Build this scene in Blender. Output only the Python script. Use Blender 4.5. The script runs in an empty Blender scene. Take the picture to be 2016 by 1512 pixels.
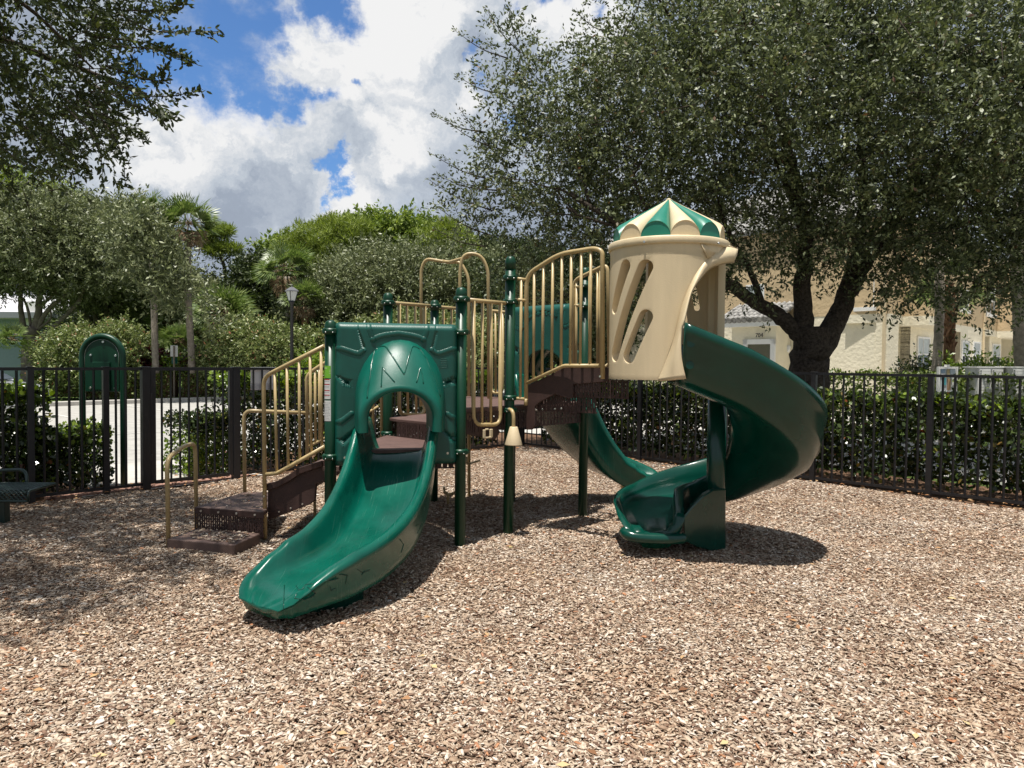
import bpy, bmesh, math, random
import numpy as np
from mathutils import Vector, Matrix
from mathutils.bvhtree import BVHTree

random.seed(7)
RNG = np.random.default_rng(11)
PI = math.pi
R = math.radians
scene = bpy.context.scene
col = scene.collection

# ------------------------------------------------------------------ camera
FPX = 1450.0                       # focal length in photo pixels (2016 wide)
CAM_H = 1.5
PITCH, ROLL = R(1.74), R(0.5)
cd = bpy.data.cameras.new('camera')
cam = bpy.data.objects.new('camera', cd)
col.objects.link(cam)
cd.sensor_width = 36.0
cd.lens = 36.0 * FPX / 2016.0
cd.clip_start, cd.clip_end = 0.05, 3000
CR = Matrix.Rotation(PI / 2 - PITCH, 3, 'X') @ Matrix.Rotation(ROLL, 3, 'Z')
cam.matrix_world = Matrix.Translation((0, 0, CAM_H)) @ CR.to_4x4()
scene.camera = cam
scene.render.resolution_x, scene.render.resolution_y = 1024, 768
CO = Vector((0, 0, CAM_H))

def ray(u, v):
    return (CR @ Vector(((u - 1008) / FPX, -(v - 756) / FPX, -1))).normalized()
def P(u, v, Y):                    # point seen at photo pixel (u, v) at distance Y
    d = ray(u, v); return CO + d * (Y / d.y)
def G(u, v, z=0.0):                # ... on the horizontal plane z
    d = ray(u, v); return CO + d * ((z - CAM_H) / d.z)
def PL(u, v, a, b):                # ... on the vertical plane through a, b (x, y pairs)
    n = Vector((b[1] - a[1], a[0] - b[0], 0))
    d = ray(u, v)
    return CO + d * ((Vector((a[0], a[1], 0)) - CO).dot(n) / d.dot(n))
def at_h(px, Y, z):                # x of a pixel column at distance Y, given height
    return Vector((P(px, 700, Y).x, Y, z))

# ------------------------------------------------------------------ sun, sky, exposure
SUN = Vector((-0.09, -0.17, 0.955)).normalized()
sl = bpy.data.lights.new('sun', 'SUN')
sl.energy, sl.angle, sl.color = 5.0, R(0.55), (1.0, 0.955, 0.88)
so = bpy.data.objects.new('sun', sl); col.objects.link(so)
so.rotation_euler = SUN.to_track_quat('Z', 'Y').to_euler()
scene.view_settings.view_transform = 'Standard'
scene.view_settings.look = 'None'
scene.view_settings.exposure = 0.52
scene.view_settings.gamma = 1.0

world = bpy.data.worlds.new('World'); scene.world = world
world.use_nodes = True
wt = world.node_tree; wt.nodes.clear()
def wn(t, **k):
    n = wt.nodes.new(t)
    for a, b in k.items(): setattr(n, a, b)
    return n
WL = wt.links.new
wout = wn('ShaderNodeOutputWorld'); wbg = wn('ShaderNodeBackground')
wbg.inputs['Strength'].default_value = 0.09
WL(wbg.outputs[0], wout.inputs[0])
sky = wn('ShaderNodeTexSky', sky_type='NISHITA')
sky.sun_disc = False
sky.sun_elevation = math.asin(SUN.z)
sky.sun_rotation = math.atan2(SUN.x, SUN.y)
sky.air_density, sky.dust_density, sky.ozone_density = 1.0, 0.4, 2.5
tc = wn('ShaderNodeTexCoord')
dirv = tc.outputs['Generated']
def wmath(op, a, b=None, c=None, clamp=False):
    n = wn('ShaderNodeMath', operation=op); n.use_clamp = clamp
    for i, x in enumerate((a, b, c)):
        if x is None: continue
        if isinstance(x, (int, float)): n.inputs[i].default_value = x
        else: WL(x, n.inputs[i])
    return n.outputs[0]
def wnoise(scale, detail, rough, off=(0, 0, 0), dist=0.0, vec=None):
    mp = wn('ShaderNodeMapping'); mp.inputs['Location'].default_value = off
    mp.inputs['Scale'].default_value = (1, 1, 1.5)
    WL(vec or dirv, mp.inputs[0])
    n = wn('ShaderNodeTexNoise'); n.inputs['Scale'].default_value = scale
    n.inputs['Detail'].default_value = detail; n.inputs['Roughness'].default_value = rough
    n.inputs['Distortion'].default_value = dist
    WL(mp.outputs[0], n.inputs['Vector'])
    return n.outputs['Fac']
# domain warp so the cloud edges are ragged
wz = wn('ShaderNodeTexNoise'); wz.inputs['Scale'].default_value = 7; wz.inputs['Detail'].default_value = 8; wz.inputs['Roughness'].default_value = 0.62
WL(dirv, wz.inputs['Vector'])
wsub = wn('ShaderNodeVectorMath', operation='SUBTRACT'); wsub.inputs[1].default_value = (0.5, 0.5, 0.5)
WL(wz.outputs['Color'], wsub.inputs[0])
wsc = wn('ShaderNodeVectorMath', operation='SCALE'); wsc.inputs['Scale'].default_value = 0.24
WL(wsub.outputs[0], wsc.inputs[0])
wad = wn('ShaderNodeVectorMath', operation='ADD'); WL(dirv, wad.inputs[0]); WL(wsc.outputs[0], wad.inputs[1])
warp = wad.outputs[0]
def blob(u, v, r_px, soft=0.6):
    """1 inside a disc of directions round photo pixel (u, v), 0 outside"""
    d = ray(u, v)
    n = wn('ShaderNodeVectorMath', operation='DISTANCE'); n.inputs[1].default_value = d
    WL(warp, n.inputs[0])
    m = wn('ShaderNodeMapRange', interpolation_type='SMOOTHSTEP')
    r = r_px / FPX
    m.inputs['From Min'].default_value = r * (1 + soft); m.inputs['From Max'].default_value = r * (1 - soft)
    WL(n.outputs['Value'], m.inputs['Value'])
    return m.outputs[0]
def wsum(lst):
    o = lst[0]
    for x in lst[1:]: o = wmath('MAXIMUM', o, x)
    return o
holes = wsum([blob(400, 60, 105), blob(500, 10, 80), blob(300, 130, 60), blob(520, 170, 55), blob(470, 110, 90), blob(590, 205, 34, .9),
              blob(682, 160, 18, .8), blob(648, 358, 34, .5), blob(965, 215, 34), blob(960, 150, 30), blob(1090, 0, 45),
              blob(620, -40, 60), blob(560, 90, 35, .9), blob(320, 60, 70, .9)])
n1 = wnoise(3.2, 9, 0.60)
n0 = wnoise(13, 8, 0.65, (2, 9, 4))
cov = wmath('ADD', wmath('MULTIPLY', n1, 1.0), wmath('ADD', wmath('MULTIPLY', n0, 0.60), 0.03))
cov = wmath('SUBTRACT', cov, wmath('MULTIPLY', holes, 0.50))
mask = wn('ShaderNodeMapRange', interpolation_type='SMOOTHSTEP')
mask.inputs['From Min'].default_value = 0.27; mask.inputs['From Max'].default_value = 0.70
WL(cov, mask.inputs['Value'])
# cloud body: bright tops, blue-grey undersides
lit = wsum([blob(620, 110, 130, .9), blob(370, 230, 120, .9), blob(780, 60, 160, .9), blob(330, 300, 70, .9), blob(480, 270, 60, .9), blob(905, 190, 45, .7), blob(770, 250, 60, .9),
            blob(700, 400, 60, .9), blob(1120, 50, 90, .8)])
n2 = wnoise(4.5, 8, 0.58, (3, 1, 7), 0.6, warp)
n3 = wnoise(16, 6, 0.6, (5, 2, 1), 0.3, warp)
bri = wmath('ADD', wmath('MULTIPLY', n2, 0.95), wmath('MULTIPLY', lit, 0.32))
bri = wmath('ADD', bri, wmath('MULTIPLY', wmath('SUBTRACT', n3, 0.5), 0.42))
cr = wn('ShaderNodeValToRGB')
e = cr.color_ramp.elements
e[0].position = 0.28; e[0].color = (0.35, 0.40, 0.49, 1)
e[1].position = 0.80; e[1].color = (1.0, 1.0, 1.0, 1)
x = e.new(0.46); x.color = (0.40, 0.46, 0.56, 1)
x = e.new(0.62); x.color = (0.60, 0.66, 0.74, 1)
WL(bri, cr.inputs[0])
csc = wn('ShaderNodeVectorMath', operation='SCALE'); csc.inputs['Scale'].default_value = 6.9
WL(cr.outputs[0], csc.inputs[0])
tint = wn('ShaderNodeMix', data_type='RGBA', blend_type='MULTIPLY'); tint.inputs[0].default_value = 1.0
tint.inputs[7].default_value = (0.62, 0.86, 1.12, 1)
WL(sky.outputs[0], tint.inputs[6])
mx = wn('ShaderNodeMix', data_type='RGBA')
WL(mask.outputs[0], mx.inputs[0]); WL(tint.outputs[2], mx.inputs[6]); WL(csc.outputs[0], mx.inputs[7])
WL(mx.outputs[2], wbg.inputs['Color'])

# ------------------------------------------------------------------ materials
def mat(name, color=(0.5, 0.5, 0.5), rough=0.5, spec=0.5, metal=0.0, var=0.0, vscale=8.0, bump=0.0, bscale=40.0,
        color2=None, coat=0.0, streak=False, island=None, transl=0.0, low=None):
    m = bpy.data.materials.new(name); m.use_nodes = True
    nt = m.node_tree; b = nt.nodes['Principled BSDF']; L = nt.links.new
    b.inputs['Base Color'].default_value = (*color, 1); b.inputs['Roughness'].default_value = rough
    b.inputs['Specular IOR Level'].default_value = spec; b.inputs['Metallic'].default_value = metal
    b.inputs['Coat Weight'].default_value = coat; b.inputs['Coat Roughness'].default_value = 0.15
    tcn = nt.nodes.new('ShaderNodeTexCoord'); src = tcn.outputs['Object']
    cs = None
    if island:
        g = nt.nodes.new('ShaderNodeNewGeometry')
        rr = nt.nodes.new('ShaderNodeValToRGB')
        el = rr.color_ramp.elements
        while len(el) < len(island): el.new(0.5)
        for i, (p, c) in enumerate(island):
            el[i].position = p; el[i].color = (*c, 1)
        L(g.outputs['Random Per Island'], rr.inputs[0]); cs = rr.outputs[0]
    if var > 0 or color2:
        n = nt.nodes.new('ShaderNodeTexNoise'); n.inputs['Scale'].default_value = vscale
        n.inputs['Detail'].default_value = 6; n.inputs['Roughness'].default_value = 0.62
        if streak:
            mp = nt.nodes.new('ShaderNodeMapping'); mp.inputs['Scale'].default_value = (1, 1, 0.12)
            L(src, mp.inputs[0]); L(mp.outputs[0], n.inputs['Vector'])
        else: L(src, n.inputs['Vector'])
        r2 = nt.nodes.new('ShaderNodeMapRange'); r2.inputs['From Min'].default_value = 0.3; r2.inputs['From Max'].default_value = 0.7
        L(n.outputs['Fac'], r2.inputs['Value'])
        mx = nt.nodes.new('ShaderNodeMix'); mx.data_type = 'RGBA'
        L(r2.outputs[0], mx.inputs[0])
        if cs:
            mx.blend_type = 'MULTIPLY'
            q = nt.nodes.new('ShaderNodeMix'); q.data_type = 'RGBA'; L(r2.outputs[0], q.inputs[0])
            q.inputs[6].default_value = (*(low or (1 - var,) * 3), 1); q.inputs[7].default_value = (*(color2 or (1 + var,) * 3), 1)
            mx.inputs[0].default_value = 1; 
            for l in list(mx.inputs[0].links): nt.links.remove(l)
            L(cs, mx.inputs[6]); L(q.outputs[2], mx.inputs[7]); cs = mx.outputs[2]
        else:
            mx.inputs[6].default_value = (*[c * (1 - var) for c in color], 1)
            mx.inputs[7].default_value = (*(color2 or [min(1, c * (1 + var)) for c in color]), 1)
            cs = mx.outputs[2]
        rm = nt.nodes.new('ShaderNodeMapRange'); rm.inputs['To Min'].default_value = max(0.02, rough - 0.07); rm.inputs['To Max'].default_value = min(1, rough + 0.09)
        L(n.outputs['Fac'], rm.inputs['Value']); L(rm.outputs[0], b.inputs['Roughness'])
    if cs: L(cs, b.inputs['Base Color'])
    if bump > 0:
        n = nt.nodes.new('ShaderNodeTexNoise'); n.inputs['Scale'].default_value = bscale; n.inputs['Detail'].default_value = 5
        L(src, n.inputs['Vector'])
        bp = nt.nodes.new('ShaderNodeBump'); bp.inputs['Strength'].default_value = bump; bp.inputs['Distance'].default_value = 0.02
        L(n.outputs['Fac'], bp.inputs['Height']); L(bp.outputs[0], b.inputs['Normal'])
    if transl > 0:
        o = [x for x in nt.nodes if x.type == 'OUTPUT_MATERIAL'][0]
        t = nt.nodes.new('ShaderNodeBsdfTranslucent'); a = nt.nodes.new('ShaderNodeMixShader'); a.inputs[0].default_value = transl
        hs = nt.nodes.new('ShaderNodeHueSaturation'); hs.inputs['Value'].default_value = 1.5; hs.inputs['Saturation'].default_value = 1.15
        if cs: L(cs, hs.inputs['Color'])
        else: hs.inputs['Color'].default_value = (*color, 1)
        L(hs.outputs[0], t.inputs[0])
        L(b.outputs[0], a.inputs[1]); L(t.outputs[0], a.inputs[2]); L(a.outputs[0], o.inputs[0])
    return m

M = {}
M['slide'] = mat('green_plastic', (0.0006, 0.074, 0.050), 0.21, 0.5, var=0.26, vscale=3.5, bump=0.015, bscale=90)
def streaks(m):
    nt = m.node_tree; b = nt.nodes['Principled BSDF']; L = nt.links.new
    t = nt.nodes.new('ShaderNodeTexCoord'); mp = nt.nodes.new('ShaderNodeMapping'); mp.inputs['Scale'].default_value = (110, 4, 4); mp.inputs['Rotation'].default_value = (0, 0, .25)
    n = nt.nodes.new('ShaderNodeTexNoise'); n.inputs['Scale'].default_value = 1.0; n.inputs['Detail'].default_value = 4
    L(t.outputs['Object'], mp.inputs[0]); L(mp.outputs[0], n.inputs['Vector'])
    r = nt.nodes.new('ShaderNodeMapRange'); r.inputs['From Min'].default_value = .56; r.inputs['From Max'].default_value = .74; r.inputs['To Max'].default_value = .09
    L(n.outputs['Fac'], r.inputs['Value'])
    src = b.inputs['Base Color'].links[0].from_socket; mx = nt.nodes.new('ShaderNodeMix'); mx.data_type = 'RGBA'
    L(r.outputs[0], mx.inputs[0]); L(src, mx.inputs[6]); mx.inputs[7].default_value = (.10, .19, .15, 1); L(mx.outputs[2], b.inputs['Base Color'])
    rs = b.inputs['Roughness'].links[0].from_socket; a = nt.nodes.new('ShaderNodeMath'); a.operation = 'ADD'; L(rs, a.inputs[0]); L(r.outputs[0], a.inputs[1]); L(a.outputs[0], b.inputs['Roughness'])
streaks(M['slide'])
M['slide_shade'] = mat('shade_toned_green_plastic', (0.0006, 0.040, 0.027), 0.20, 0.5, var=0.15, vscale=5, bump=0.02, bscale=60)  # slide green again, darkened: the spiral's shade is put into the colour
M['panel'] = mat('green_panel_plastic', (0.003, 0.070, 0.053), 0.38, 0.5, var=0.16, vscale=9, bump=0.12, bscale=220)
M['post'] = mat('green_powder_coat', (0.0008, 0.036, 0.016), 0.38, 0.42, var=0.1, vscale=5)
M['hood'] = mat('green_hood_plastic', (0.001, 0.088, 0.062), 0.36, 0.4, var=0.14, vscale=7, bump=0.10, bscale=200)
M['tan'] = mat('tan_powder_coat', (0.40, 0.30, 0.145), 0.38, 0.5, var=0.10, vscale=12)
M['cream'] = mat('cream_plastic', (0.60, 0.49, 0.32), 0.45, 0.4, var=0.12, vscale=5, bump=0.08, bscale=120, streak=True)
M['brown'] = mat('brown_vinyl', (0.046, 0.024, 0.020), 0.55, 0.4, var=0.22, vscale=14, bump=0.15, bscale=160)
M['deck'] = mat('brown_deck', (0.105, 0.062, 0.053), 0.65, 0.3, var=0.22, vscale=9, bump=0.3, bscale=200)
M['black'] = mat('black_iron', (0.012, 0.012, 0.014), 0.38, 0.5, var=0.2, vscale=20)
M['steel'] = mat('steel_bolt', (0.62, 0.62, 0.6), 0.28, 0.5, metal=1.0, var=0.1)
M['white'] = mat('white_paint', (0.74, 0.73, 0.70), 0.5, 0.4, var=0.06, vscale=4)
M['roofgreen'] = mat('roof_green_plastic', (0.012, 0.165, 0.112), 0.36, 0.5, var=0.1, vscale=4)
M['asphalt'] = mat('pale_asphalt', (0.35, 0.34, 0.315), 0.9, 0.2, var=0.16, vscale=3, bump=0.4, bscale=60)
M['concrete'] = mat('concrete', (0.44, 0.42, 0.385), 0.85, 0.2, var=0.12, vscale=4, bump=0.3, bscale=50)
M['grass'] = mat('lawn', (0.075, 0.14, 0.03), 0.9, 0.2, var=0.35, vscale=3, color2=(0.13, 0.19, 0.045), bump=0.8, bscale=60)
M['soil'] = mat('leaf_litter_soil', (0.10, 0.06, 0.04), 0.95, 0.1, var=0.5, vscale=12, color2=(0.22, 0.13, 0.08), bump=0.8, bscale=50)
M['bark'] = mat('oak_bark', (0.035, 0.026, 0.02), 0.9, 0.15, var=0.5, vscale=22, color2=(0.10, 0.08, 0.065), bump=1.0, bscale=38)
M['bark_grey'] = mat('grey_bark', (0.16, 0.13, 0.11), 0.9, 0.15, var=0.35, vscale=6, color2=(0.26, 0.22, 0.19), bump=0.8, bscale=30)
M['palm_trunk'] = mat('palm_bark', (0.25, 0.21, 0.17), 0.9, 0.15, var=0.3, vscale=9, color2=(0.36, 0.31, 0.26), bump=0.9, bscale=30)
M['palm_boots'] = mat('palm_boots', (0.17, 0.085, 0.05), 0.9, 0.15, var=0.4, vscale=9, color2=(0.30, 0.17, 0.10), bump=0.9, bscale=22)
OAK = [(0.0, (0.03, 0.042, 0.016)), (0.45, (0.075, 0.095, 0.036)), (0.8, (0.145, 0.172, 0.068)), (0.97, (0.27, 0.30, 0.16)), (1.0, (0.13, 0.06, 0.03))]
M['leaf_oak'] = mat('oak_leaf', rough=0.52, spec=0.6, island=OAK, transl=0.20)
M['leaf_near'] = mat('near_tree_leaf', rough=0.55, spec=0.5, island=[(0, (0.025, 0.036, 0.010)), (0.6, (0.045, 0.062, 0.017)), (0.95, (0.08, 0.105, 0.028)), (1.0, (0.20, 0.24, 0.06))], transl=0.22)
M['leaf_grey'] = mat('grey_green_leaf', rough=0.45, spec=0.5, island=[(0, (0.075, 0.092, 0.038)), (0.6, (0.155, 0.18, 0.08)), (1.0, (0.30, 0.32, 0.17))], transl=0.16)
M['leaf_bright'] = mat('bright_leaf', rough=0.5, spec=0.4, island=[(0, (0.08, 0.12, 0.022)), (0.6, (0.16, 0.225, 0.045)), (1.0, (0.30, 0.36, 0.09))], transl=0.28)
M['leaf_dark'] = mat('dark_leaf', rough=0.5, spec=0.4, island=[(0, (0.02, 0.032, 0.010)), (0.7, (0.045, 0.065, 0.018)), (1.0, (0.09, 0.115, 0.035))], transl=0.14)
M['leaf_pine'] = mat('pine_needle', rough=0.55, spec=0.3, island=[(0, (0.10, 0.14, 0.024)), (0.6, (0.20, 0.26, 0.048)), (1.0, (0.36, 0.42, 0.10))], transl=0.25)
M['leaf_shrub'] = mat('flowering_shrub_leaf', rough=0.42, spec=0.5, island=[(0, (0.07, 0.10, 0.026)), (0.5, (0.16, 0.205, 0.062)), (0.82, (0.31, 0.35, 0.145)), (0.965, (0.40, 0.41, 0.21)), (0.985, (0.40, 0.24, 0.13)), (1.0, (0.40, 0.13, 0.08))], transl=0.2)
M['leaf_hedge'] = mat('glossy_hedge_leaf', rough=0.26, spec=0.6, island=[(0, (0.014, 0.024, 0.007)), (0.6, (0.030, 0.048, 0.012)), (0.9, (0.065, 0.095, 0.022)), (0.97, (0.16, 0.18, 0.04)), (1.0, (0.20, 0.05, 0.025))], transl=0.16)
M['leaf_lime'] = mat('young_hedge_leaf', rough=0.3, spec=0.6, island=[(0, (0.06, 0.10, 0.016)), (0.5, (0.12, 0.185, 0.025)), (1.0, (0.24, 0.32, 0.05))], transl=0.3)
M['leaf_clip'] = mat('clipped_hedge_leaf', rough=0.45, spec=0.4, island=[(0, (0.05, 0.075, 0.014)), (0.6, (0.10, 0.145, 0.026)), (1.0, (0.20, 0.24, 0.05))], transl=0.2)
M['leaf_palm'] = mat('palm_leaf', rough=0.4, spec=0.5, island=[(0, (0.07, 0.11, 0.028)), (0.6, (0.13, 0.185, 0.05)), (1.0, (0.24, 0.29, 0.10))], transl=0.25)
M['leaf_dry'] = mat('dry_palm_leaf', rough=0.7, spec=0.2, island=[(0, (0.14, 0.09, 0.05)), (0.6, (0.24, 0.165, 0.095)), (1.0, (0.36, 0.28, 0.19))], transl=0.15)
M['leaf_red'] = mat('red_cordyline_leaf', rough=0.45, spec=0.4, island=[(0, (0.025, 0.006, 0.009)), (0.6, (0.065, 0.010, 0.018)), (1.0, (0.14, 0.03, 0.035))], transl=0.2)
M['chips'] = mat('bark_chips', rough=0.85, spec=0.15, var=0.24, vscale=1.1, color2=(1.08, 1.11, 1.15),
                 low=(0.93, 0.83, 0.75), island=[(0.0, (0.10, 0.060, 0.042)), (0.10, (0.21, 0.135, 0.095)), (0.36, (0.34, 0.26, 0.190)), (0.62, (0.455, 0.365, 0.275)), (0.86, (0.56, 0.485, 0.395)), (0.97, (0.68, 0.62, 0.55)), (0.985, (0.36, 0.17, 0.09)), (1.0, (0.42, 0.22, 0.12))])
M['mulch'] = mat('mulch_bed', (0.19, 0.13, 0.09), 0.95, 0.1, var=0.5, vscale=30, color2=(0.32, 0.23, 0.16), bump=1.0, bscale=55)

# ------------------------------------------------------------------ object helpers
def tag(o, label=None, cat=None, group=None, kind=None):
    if label: o['label'] = label
    if cat: o['category'] = cat
    if group: o['group'] = group
    if kind: o['kind'] = kind
    return o
def thing(name, label, cat, loc=(0, 0, 0), group=None):
    o = bpy.data.objects.new(name, None); col.objects.link(o)
    o.location = loc; o.empty_display_size = 0.2
    return tag(o, label, cat, group)
SPLIT = {'bolt', 'bolt_cover', 'climber_rung', 'entry_rail', 'hinge', 'moulded_picture', 'panel_link', 'lantern_frame', 'spray_twigs'}
class MB:
    """collects faces in world coordinates; build() links them as one mesh object"""
    def __init__(s): s.v = []; s.f = []; s.m = []; s.sm = []
    def add(s, vs, fs, mi=0, smooth=False):
        o = len(s.v); s.v += [tuple(v) for v in vs]
        s.f += [tuple(i + o for i in f) for f in fs]; s.m += [mi] * len(fs); s.sm += [smooth] * len(fs)
        return s
    def box(s, c, d, rz=0.0, mi=0, rx=0.0):
        rot = Matrix.Rotation(rz, 3, 'Z') @ Matrix.Rotation(rx, 3, 'X'); c = Vector(c)
        vs = [c + rot @ Vector((x * d[0] / 2, y * d[1] / 2, z * d[2] / 2)) for x in (-1, 1) for y in (-1, 1) for z in (-1, 1)]
        return s.add(vs, [(0, 1, 3, 2), (4, 6, 7, 5), (0, 4, 5, 1), (2, 3, 7, 6), (0, 2, 6, 4), (1, 5, 7, 3)], mi)
    def bar(s, a, b, w, h=None, mi=0):          # box from a to b
        a, b = Vector(a), Vector(b); h = h or w; d = b - a; L = d.length
        if L < 1e-6: return s
        q = d.to_track_quat('X', 'Z').to_matrix(); c = (a + b) / 2
        vs = [c + q @ Vector((x * L / 2, y * w / 2, z * h / 2)) for x in (-1, 1) for y in (-1, 1) for z in (-1, 1)]
        return s.add(vs, [(0, 1, 3, 2), (4, 6, 7, 5), (0, 4, 5, 1), (2, 3, 7, 6), (0, 2, 6, 4), (1, 5, 7, 3)], mi)
    def tube(s, pts, r, n=10, caps=True, mi=0):
        pts = [Vector(p) for p in pts]; k = len(pts)
        rs = r if isinstance(r, (list, tuple)) else [r] * k
        T = []
        for i in range(k):
            t = (pts[min(i + 1, k - 1)] - pts[max(i - 1, 0)])
            T.append(t.normalized() if t.length > 1e-9 else Vector((0, 0, 1)))
        up = Vector((0, 0, 1)) if abs(T[0].z) < 0.9 else Vector((1, 0, 0))
        N = T[0].cross(up).normalized(); vs = []
        for i in range(k):
            if i:
                ax = T[i - 1].cross(T[i])
                if ax.length > 1e-7: N = Matrix.Rotation(T[i - 1].angle(T[i]), 3, ax.normalized()) @ N
            B = T[i].cross(N).normalized()
            for j in range(n):
                a = 2 * PI * j / n
                vs.append(pts[i] + (N * math.cos(a) + B * math.sin(a)) * rs[i])
        fs = [(i * n + j, i * n + (j + 1) % n, (i + 1) * n + (j + 1) % n, (i + 1) * n + j) for i in range(k - 1) for j in range(n)]
        s.add(vs, fs, mi, True)
        if caps:
            o = len(s.v) - len(vs)
            s.f += [tuple(o + j for j in range(n))[::-1], tuple(o + (k - 1) * n + j for j in range(n))]
            s.m += [mi] * 2; s.sm += [False] * 2
        return s
    def lathe(s, c, prof, n=20, mi=0, smooth=True):   # prof: (radius, z) from bottom to top
        c = Vector(c); vs = []
        for r_, z in prof:
            for j in range(n):
                a = 2 * PI * j / n; vs.append(c + Vector((r_ * math.cos(a), r_ * math.sin(a), z)))
        k = len(prof)
        fs = [(i * n + j, i * n + (j + 1) % n, (i + 1) * n + (j + 1) % n, (i + 1) * n + j) for i in range(k - 1) for j in range(n)]
        fs += [tuple(range(n))[::-1], tuple((k - 1) * n + j for j in range(n))]
        return s.add(vs, fs, mi, smooth)
    def prism(s, poly, vec, mi=0):               # planar polygon extruded by vec
        poly = [Vector(p) for p in poly]; n = len(poly); vec = Vector(vec)
        vs = poly + [p + vec for p in poly]
        fs = [tuple(range(n)), tuple(range(2 * n - 1, n - 1, -1))] + [(i, (i + 1) % n + 0, (i + 1) % n + n, i + n) for i in range(n)]
        fs = [tuple(f) for f in fs]
        return s.add(vs, fs, mi)
    def loft(s, rings, closed=True, mi=0, smooth=True, cap=False):
        n = len(rings[0]); vs = [p for r_ in rings for p in r_]; m = n if closed else n - 1
        fs = [(i * n + j, i * n + (j + 1) % n, (i + 1) * n + (j + 1) % n, (i + 1) * n + j) for i in range(len(rings) - 1) for j in range(m)]
        if cap: fs += [tuple(range(n))[::-1], tuple((len(rings) - 1) * n + j for j in range(n))]
        return s.add(vs, fs, mi, smooth)
    def pieces(s):
        par = list(range(len(s.v)))
        def f(x):
            while par[x] != x: par[x] = par[par[x]]; x = par[x]
            return x
        for q in s.f:
            for i in q[1:]: par[f(i)] = f(q[0])
        g = {}
        for k, q in enumerate(s.f): g.setdefault(f(q[0]), []).append(k)
        comps = list(g.values()); bb = []
        for c in comps:
            pts = np.array([s.v[i] for k in c for i in s.f[k]], float); bb.append((pts.min(0), pts.max(0)))
        gr = list(range(len(comps)))
        def h(x):
            while gr[x] != x: x = gr[x]
            return x
        for i in range(len(comps)):
            for j in range(i):
                if np.all(bb[i][0] - .006 <= bb[j][1]) and np.all(bb[j][0] - .006 <= bb[i][1]): gr[h(i)] = h(j)
        out = {}
        for i, c in enumerate(comps): out.setdefault(h(i), []).extend(c)
        res = []
        for ks in out.values():
            mb = MB(); used = sorted({i for k in ks for i in s.f[k]}); mp = {o: n for n, o in enumerate(used)}
            mb.v = [s.v[i] for i in used]; mb.f = [tuple(mp[i] for i in s.f[k]) for k in ks]; mb.m = [s.m[k] for k in ks]; mb.sm = [s.sm[k] for k in ks]; res.append(mb)
        return res
    def build(s, name, m, parent=None, label=None, bevel=0.0, **kw):
        if name in SPLIT:
            r = [q.build1(name, m, parent, label, bevel, **kw) for q in s.pieces()]
            return r[0]
        return s.build1(name, m, parent, label, bevel, **kw)
    def build1(s, name, m, parent=None, label=None, bevel=0.0, seg=2, solid=0.0, subsurf=0, fixn=True, offset=-1.0):
        me = bpy.data.meshes.new(name)
        org = parent.matrix_world.translation if False else Vector((0, 0, 0))
        p = parent; base = Vector((0, 0, 0))
        while p is not None: base = base + Vector(p.location); p = p.parent
        me.from_pydata([tuple(Vector(v) - base) for v in s.v], [], s.f)
        ms = m if isinstance(m, (list, tuple)) else [m]
        for x in ms: me.materials.append(x)
        me.polygons.foreach_set('material_index', s.m)
        me.polygons.foreach_set('use_smooth', s.sm)
        if fixn:
            bm = bmesh.new(); bm.from_mesh(me); bmesh.ops.recalc_face_normals(bm, faces=bm.faces[:]); bm.to_mesh(me); bm.free()
        me.update()
        o = bpy.data.objects.new(name, me); col.objects.link(o)
        if parent: o.parent = parent
        if label: o['label'] = label
        if solid:
            q = o.modifiers.new('solid', 'SOLIDIFY'); q.thickness = solid; q.offset = offset
        if bevel:
            q = o.modifiers.new('bevel', 'BEVEL'); q.width = bevel; q.segments = seg; q.limit_method = 'ANGLE'; q.angle_limit = R(40)
            q.harden_normals = False
        if subsurf:
            q = o.modifiers.new('sub', 'SUBSURF'); q.levels = q.render_levels = subsurf
        return o
def fillet(pts, r, n=5):
    pts = [Vector(p) for p in pts]; out = [pts[0]]
    for i in range(1, len(pts) - 1):
        a, b, c = pts[i - 1], pts[i], pts[i + 1]
        d1, d2 = (a - b), (c - b); rr = min(r, d1.length * 0.49, d2.length * 0.49)
        p, q = b + d1.normalized() * rr, b + d2.normalized() * rr
        for k in range(n + 1):
            t = k / n; out.append(p * (1 - t) ** 2 + b * 2 * t * (1 - t) + q * t * t)
    out.append(pts[-1]); return out
def catmull(pts, n=6):
    pts = [Vector(p) for p in pts]; P_ = [pts[0] * 2 - pts[1]] + pts + [pts[-1] * 2 - pts[-2]]; out = []
    for i in range(1, len(P_) - 2):
        a, b, c, d = P_[i - 1:i + 3]
        for k in range(n):
            t = k / n
            out.append(0.5 * ((2 * b) + (c - a) * t + (2 * a - 5 * b + 4 * c - d) * t * t + (3 * b - a - 3 * c + d) * t ** 3))
    out.append(pts[-1]); return out
def bvh_of(objs):
    vs, fs = [], []
    dg = bpy.context.evaluated_depsgraph_get()
    bpy.context.view_layer.update(); dg.update()
    for o in objs:
        eo = o.evaluated_get(dg); me = eo.to_mesh(); off = len(vs)
        mw = o.matrix_world
        vs += [mw @ v.co for v in me.vertices]; fs += [tuple(i + off for i in p.vertices) for p in me.polygons]
        eo.to_mesh_clear()
    return BVHTree.FromPolygons(vs, fs)
def hit(bv, u, v, lift=0.0):
    d = ray(u, v); h = bv.ray_cast(CO, d)
    return (h[0] - d * lift) if h[0] is not None else None
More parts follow.
